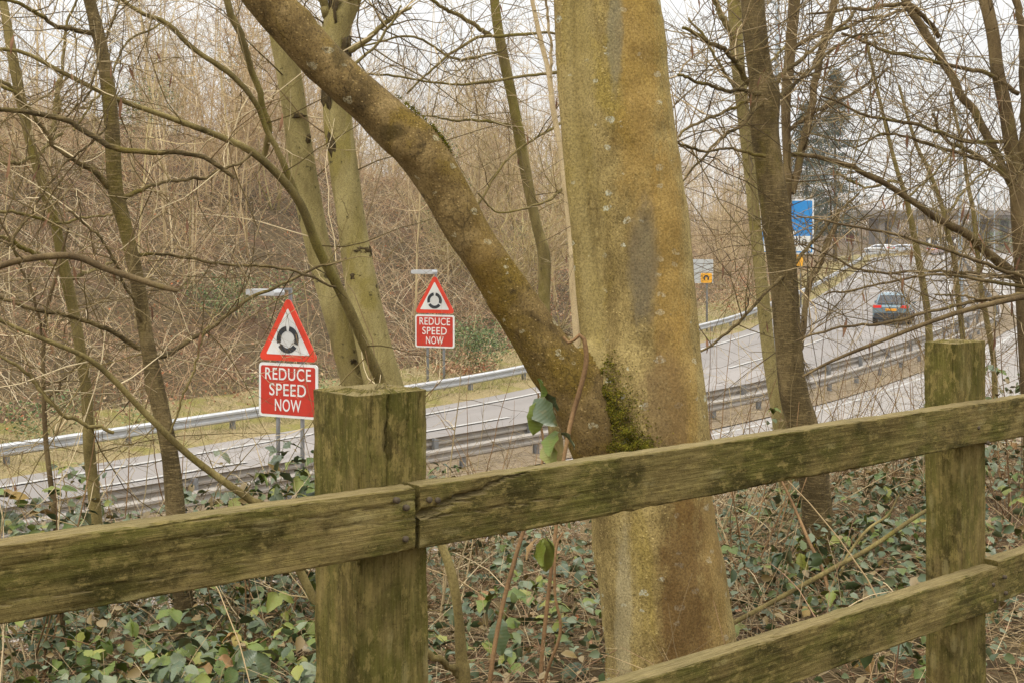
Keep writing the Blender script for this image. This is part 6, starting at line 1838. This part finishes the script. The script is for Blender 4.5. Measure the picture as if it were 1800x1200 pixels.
o = g.build('leaf_litter', MAT['litter']); tag(o, 'reddish brown dead leaves lying on the far bank', 'leaves', kind='stuff')
g = Geo()
x, y, t = bank_points(15000, rng, -0.7, 4.2, 24, 110)
m = len(x)
D = rng.standard_normal((m, 3)) * 0.5; D[:, 2] = 1
Pt, R = grow(np.stack([x, y, ground_z(x, y) + 0.05], 1), D, rng.uniform(0.10, 0.38, m), np.full(m, 0.009), np.full(m, 0.002), 2, 0.3, -0.5, rng)
g.tubes(Pt, R, 3)
o = g.build('verge_grass', MAT['grass']); tag(o, 'short yellowish grass on the far verge', 'grass', kind='stuff')

def leafy_shrub(label, px, d, w, h, n, seed, mat='ivy', size=(0.05, 0.11), z_up=0.0, group=None):
    rng = np.random.default_rng(seed)
    b = P(px, 500, d); z = gz(b[0], b[1])
    root = empty('evergreen_shrub', (b[0], b[1], z)); tag(root, label, 'shrub', group)
    u = rng.standard_normal((n, 3)); u /= np.linalg.norm(u, axis=1, keepdims=True)
    u *= rng.uniform(0.3, 1, n)[:, None] ** 0.5
    cl = rng.standard_normal((14, 3)) * 0.5; u = u * 0.5 + cl[rng.integers(0, 14, n)]
    x = b[0] + u[:, 0] * w / 2; y = b[1] + u[:, 1] * w / 2; zz = np.maximum(z + h * 0.45 + z_up + u[:, 2] * h * 0.4, ground_z(x, y) + 0.05)
    v, f3, f = leaf_cloud(x, y, zz, rng.uniform(*size, n), rng, 0.7)
    g = Geo(); g.add(v, f3, f); g.build('foliage', MAT[mat], root)
    Pt, R = grow(np.tile([[b[0], b[1], z - 0.1]], (9, 1)), rng.standard_normal((9, 3)) * 0.5 + np.array([0, 0, 1]), rng.uniform(0.6, 1.1, 9) * (h + z_up), np.full(9, 0.02), np.full(9, 0.006), 6, 0.2, 0.0, rng)
    Geo().tubes(Pt, R, 5).build('stem', MAT['bg_trunk'], root)
leafy_shrub('low green shrub on the bank right of the far red sign', 830, 46, 3.4, 2.2, 2600, 61)
leafy_shrub('pale green shrub high on the bank behind the leaning limb', 780, 58, 2.6, 5.0, 1800, 62, z_up=2.0)
leafy_shrub('dull green ivy patch on the bank left of the twin-stemmed tree', 420, 44, 3.6, 2.4, 1500, 63)
leafy_shrub('small green ivy clump high among the bare trees', 410, 60, 2.0, 5.0, 900, 64, z_up=3)
leafy_shrub('rusty bracken clump below the far red sign', 815, 44.5, 2.0, 0.9, 900, 65, 'litter')
leafy_shrub('orange-brown beech leaves on the bank between limb and trunk', 985, 56, 3.2, 2.6, 900, 66, 'litter', (0.05, 0.1))
leafy_shrub('rusty brown shrub beside the grey board on the bank', 1300, 68, 3.6, 3.0, 1300, 67, 'litter', (0.06, 0.12))
leafy_shrub('yellow-green bush at the far right beyond the bridge', 1785, 205, 8, 5, 1500, 68, 'ivy', (0.15, 0.3))

leafy_shrub('faint green bramble patch on the bank above the larger red sign', 500, 38, 3.0, 1.2, 700, 81)
leafy_shrub('ivy-clad patch high on the bank at the left', 240, 52, 2.6, 4.0, 900, 82, z_up=2.0)
leafy_shrub('green scrub on the bank between limb and large trunk', 935, 62, 2.8, 3.6, 1000, 83, z_up=1.0)
leafy_shrub('dull green bramble low on the bank at far left', 90, 33, 2.6, 1.3, 700, 84)
def conifer(label, px, d, py_top, w, seed):
    rng = np.random.default_rng(seed)
    t = P(px, py_top, d); z = gz(t[0], t[1]); H = t[2] - z
    root = empty('conifer_tree', (t[0], t[1], z)); tag(root, label, 'tree', 'evergreen trees near the bridge')
    g = Geo(); zz = np.linspace(-0.3, H, 8)
    g.tubes(np.stack([zz * 0, zz * 0, zz], 1), np.linspace(0.28, 0.03, 8), 8); g.build('trunk', MAT['bark_dark'], root, rel=False)
    n = 240
    hz = rng.uniform(0.12, 1.0, n) ** 0.9 * H
    a = rng.uniform(0, 2 * PI, n)
    L = w / 2 * np.interp(hz / H, [0.1, 0.35, 0.7, 1.0], [0.8, 1.0, 0.62, 0.1]) * rng.uniform(0.55, 1.25, n)
    Pt, R = grow(np.stack([a * 0, a * 0, hz], 1), np.stack([np.cos(a), np.sin(a), rng.uniform(-0.1, 0.35, n)], 1), L, np.full(n, 0.05), np.full(n, 0.012), 7, 0.12, -0.4, rng)
    gl = Geo(); gl.tubes(Pt, R, 3)
    m = 8000
    s = rng.integers(0, n, m); k = rng.integers(2, 7, m)
    q = Pt[s, k] + rng.standard_normal((m, 3)) * np.array([0.3, 0.3, 0.16])
    D = rng.standard_normal((m, 3)); D[:, 2] -= 0.2
    P2, R2 = grow(q, D, rng.uniform(0.25, 0.6, m), np.full(m, 0.045), np.full(m, 0.012), 2, 0.1, 0, rng)
    gl.tubes(P2, R2, 3)
    gl.build('crown', MAT['conifer'], root, rel=False)
conifer('tall dark evergreen between the ring-barked trunk and the road', 1468, 150, 125, 8.5, 71)
conifer('dark evergreen half hidden by the ring-barked trunk', 1418, 160, 180, 8.0, 72)
conifer('low dark evergreen behind the grey street lamp columns', 1730, 250, 372, 9.0, 73)

# ------------------------------------------------------------------ damp air
hz = Geo(); hz.box((-1700, -300, -30), (1700, 3200, 60))
t = NT('damp_air'); t.t.nodes.remove(t.b)
pv = t.n('ShaderNodeVolumePrincipled'); pv.inputs['Color'].default_value = (0.9, 0.9, 0.9, 1); pv.inputs['Density'].default_value = 0.0004; pv.inputs['Anisotropy'].default_value = 0.2
t.l(pv.outputs[0], [n for n in t.t.nodes if n.type == 'OUTPUT_MATERIAL'][0].inputs['Volume'])
ho = hz.build('haze', t.m, smooth=False); tag(ho, 'thin damp winter air over the road and trees', 'haze', kind='stuff')
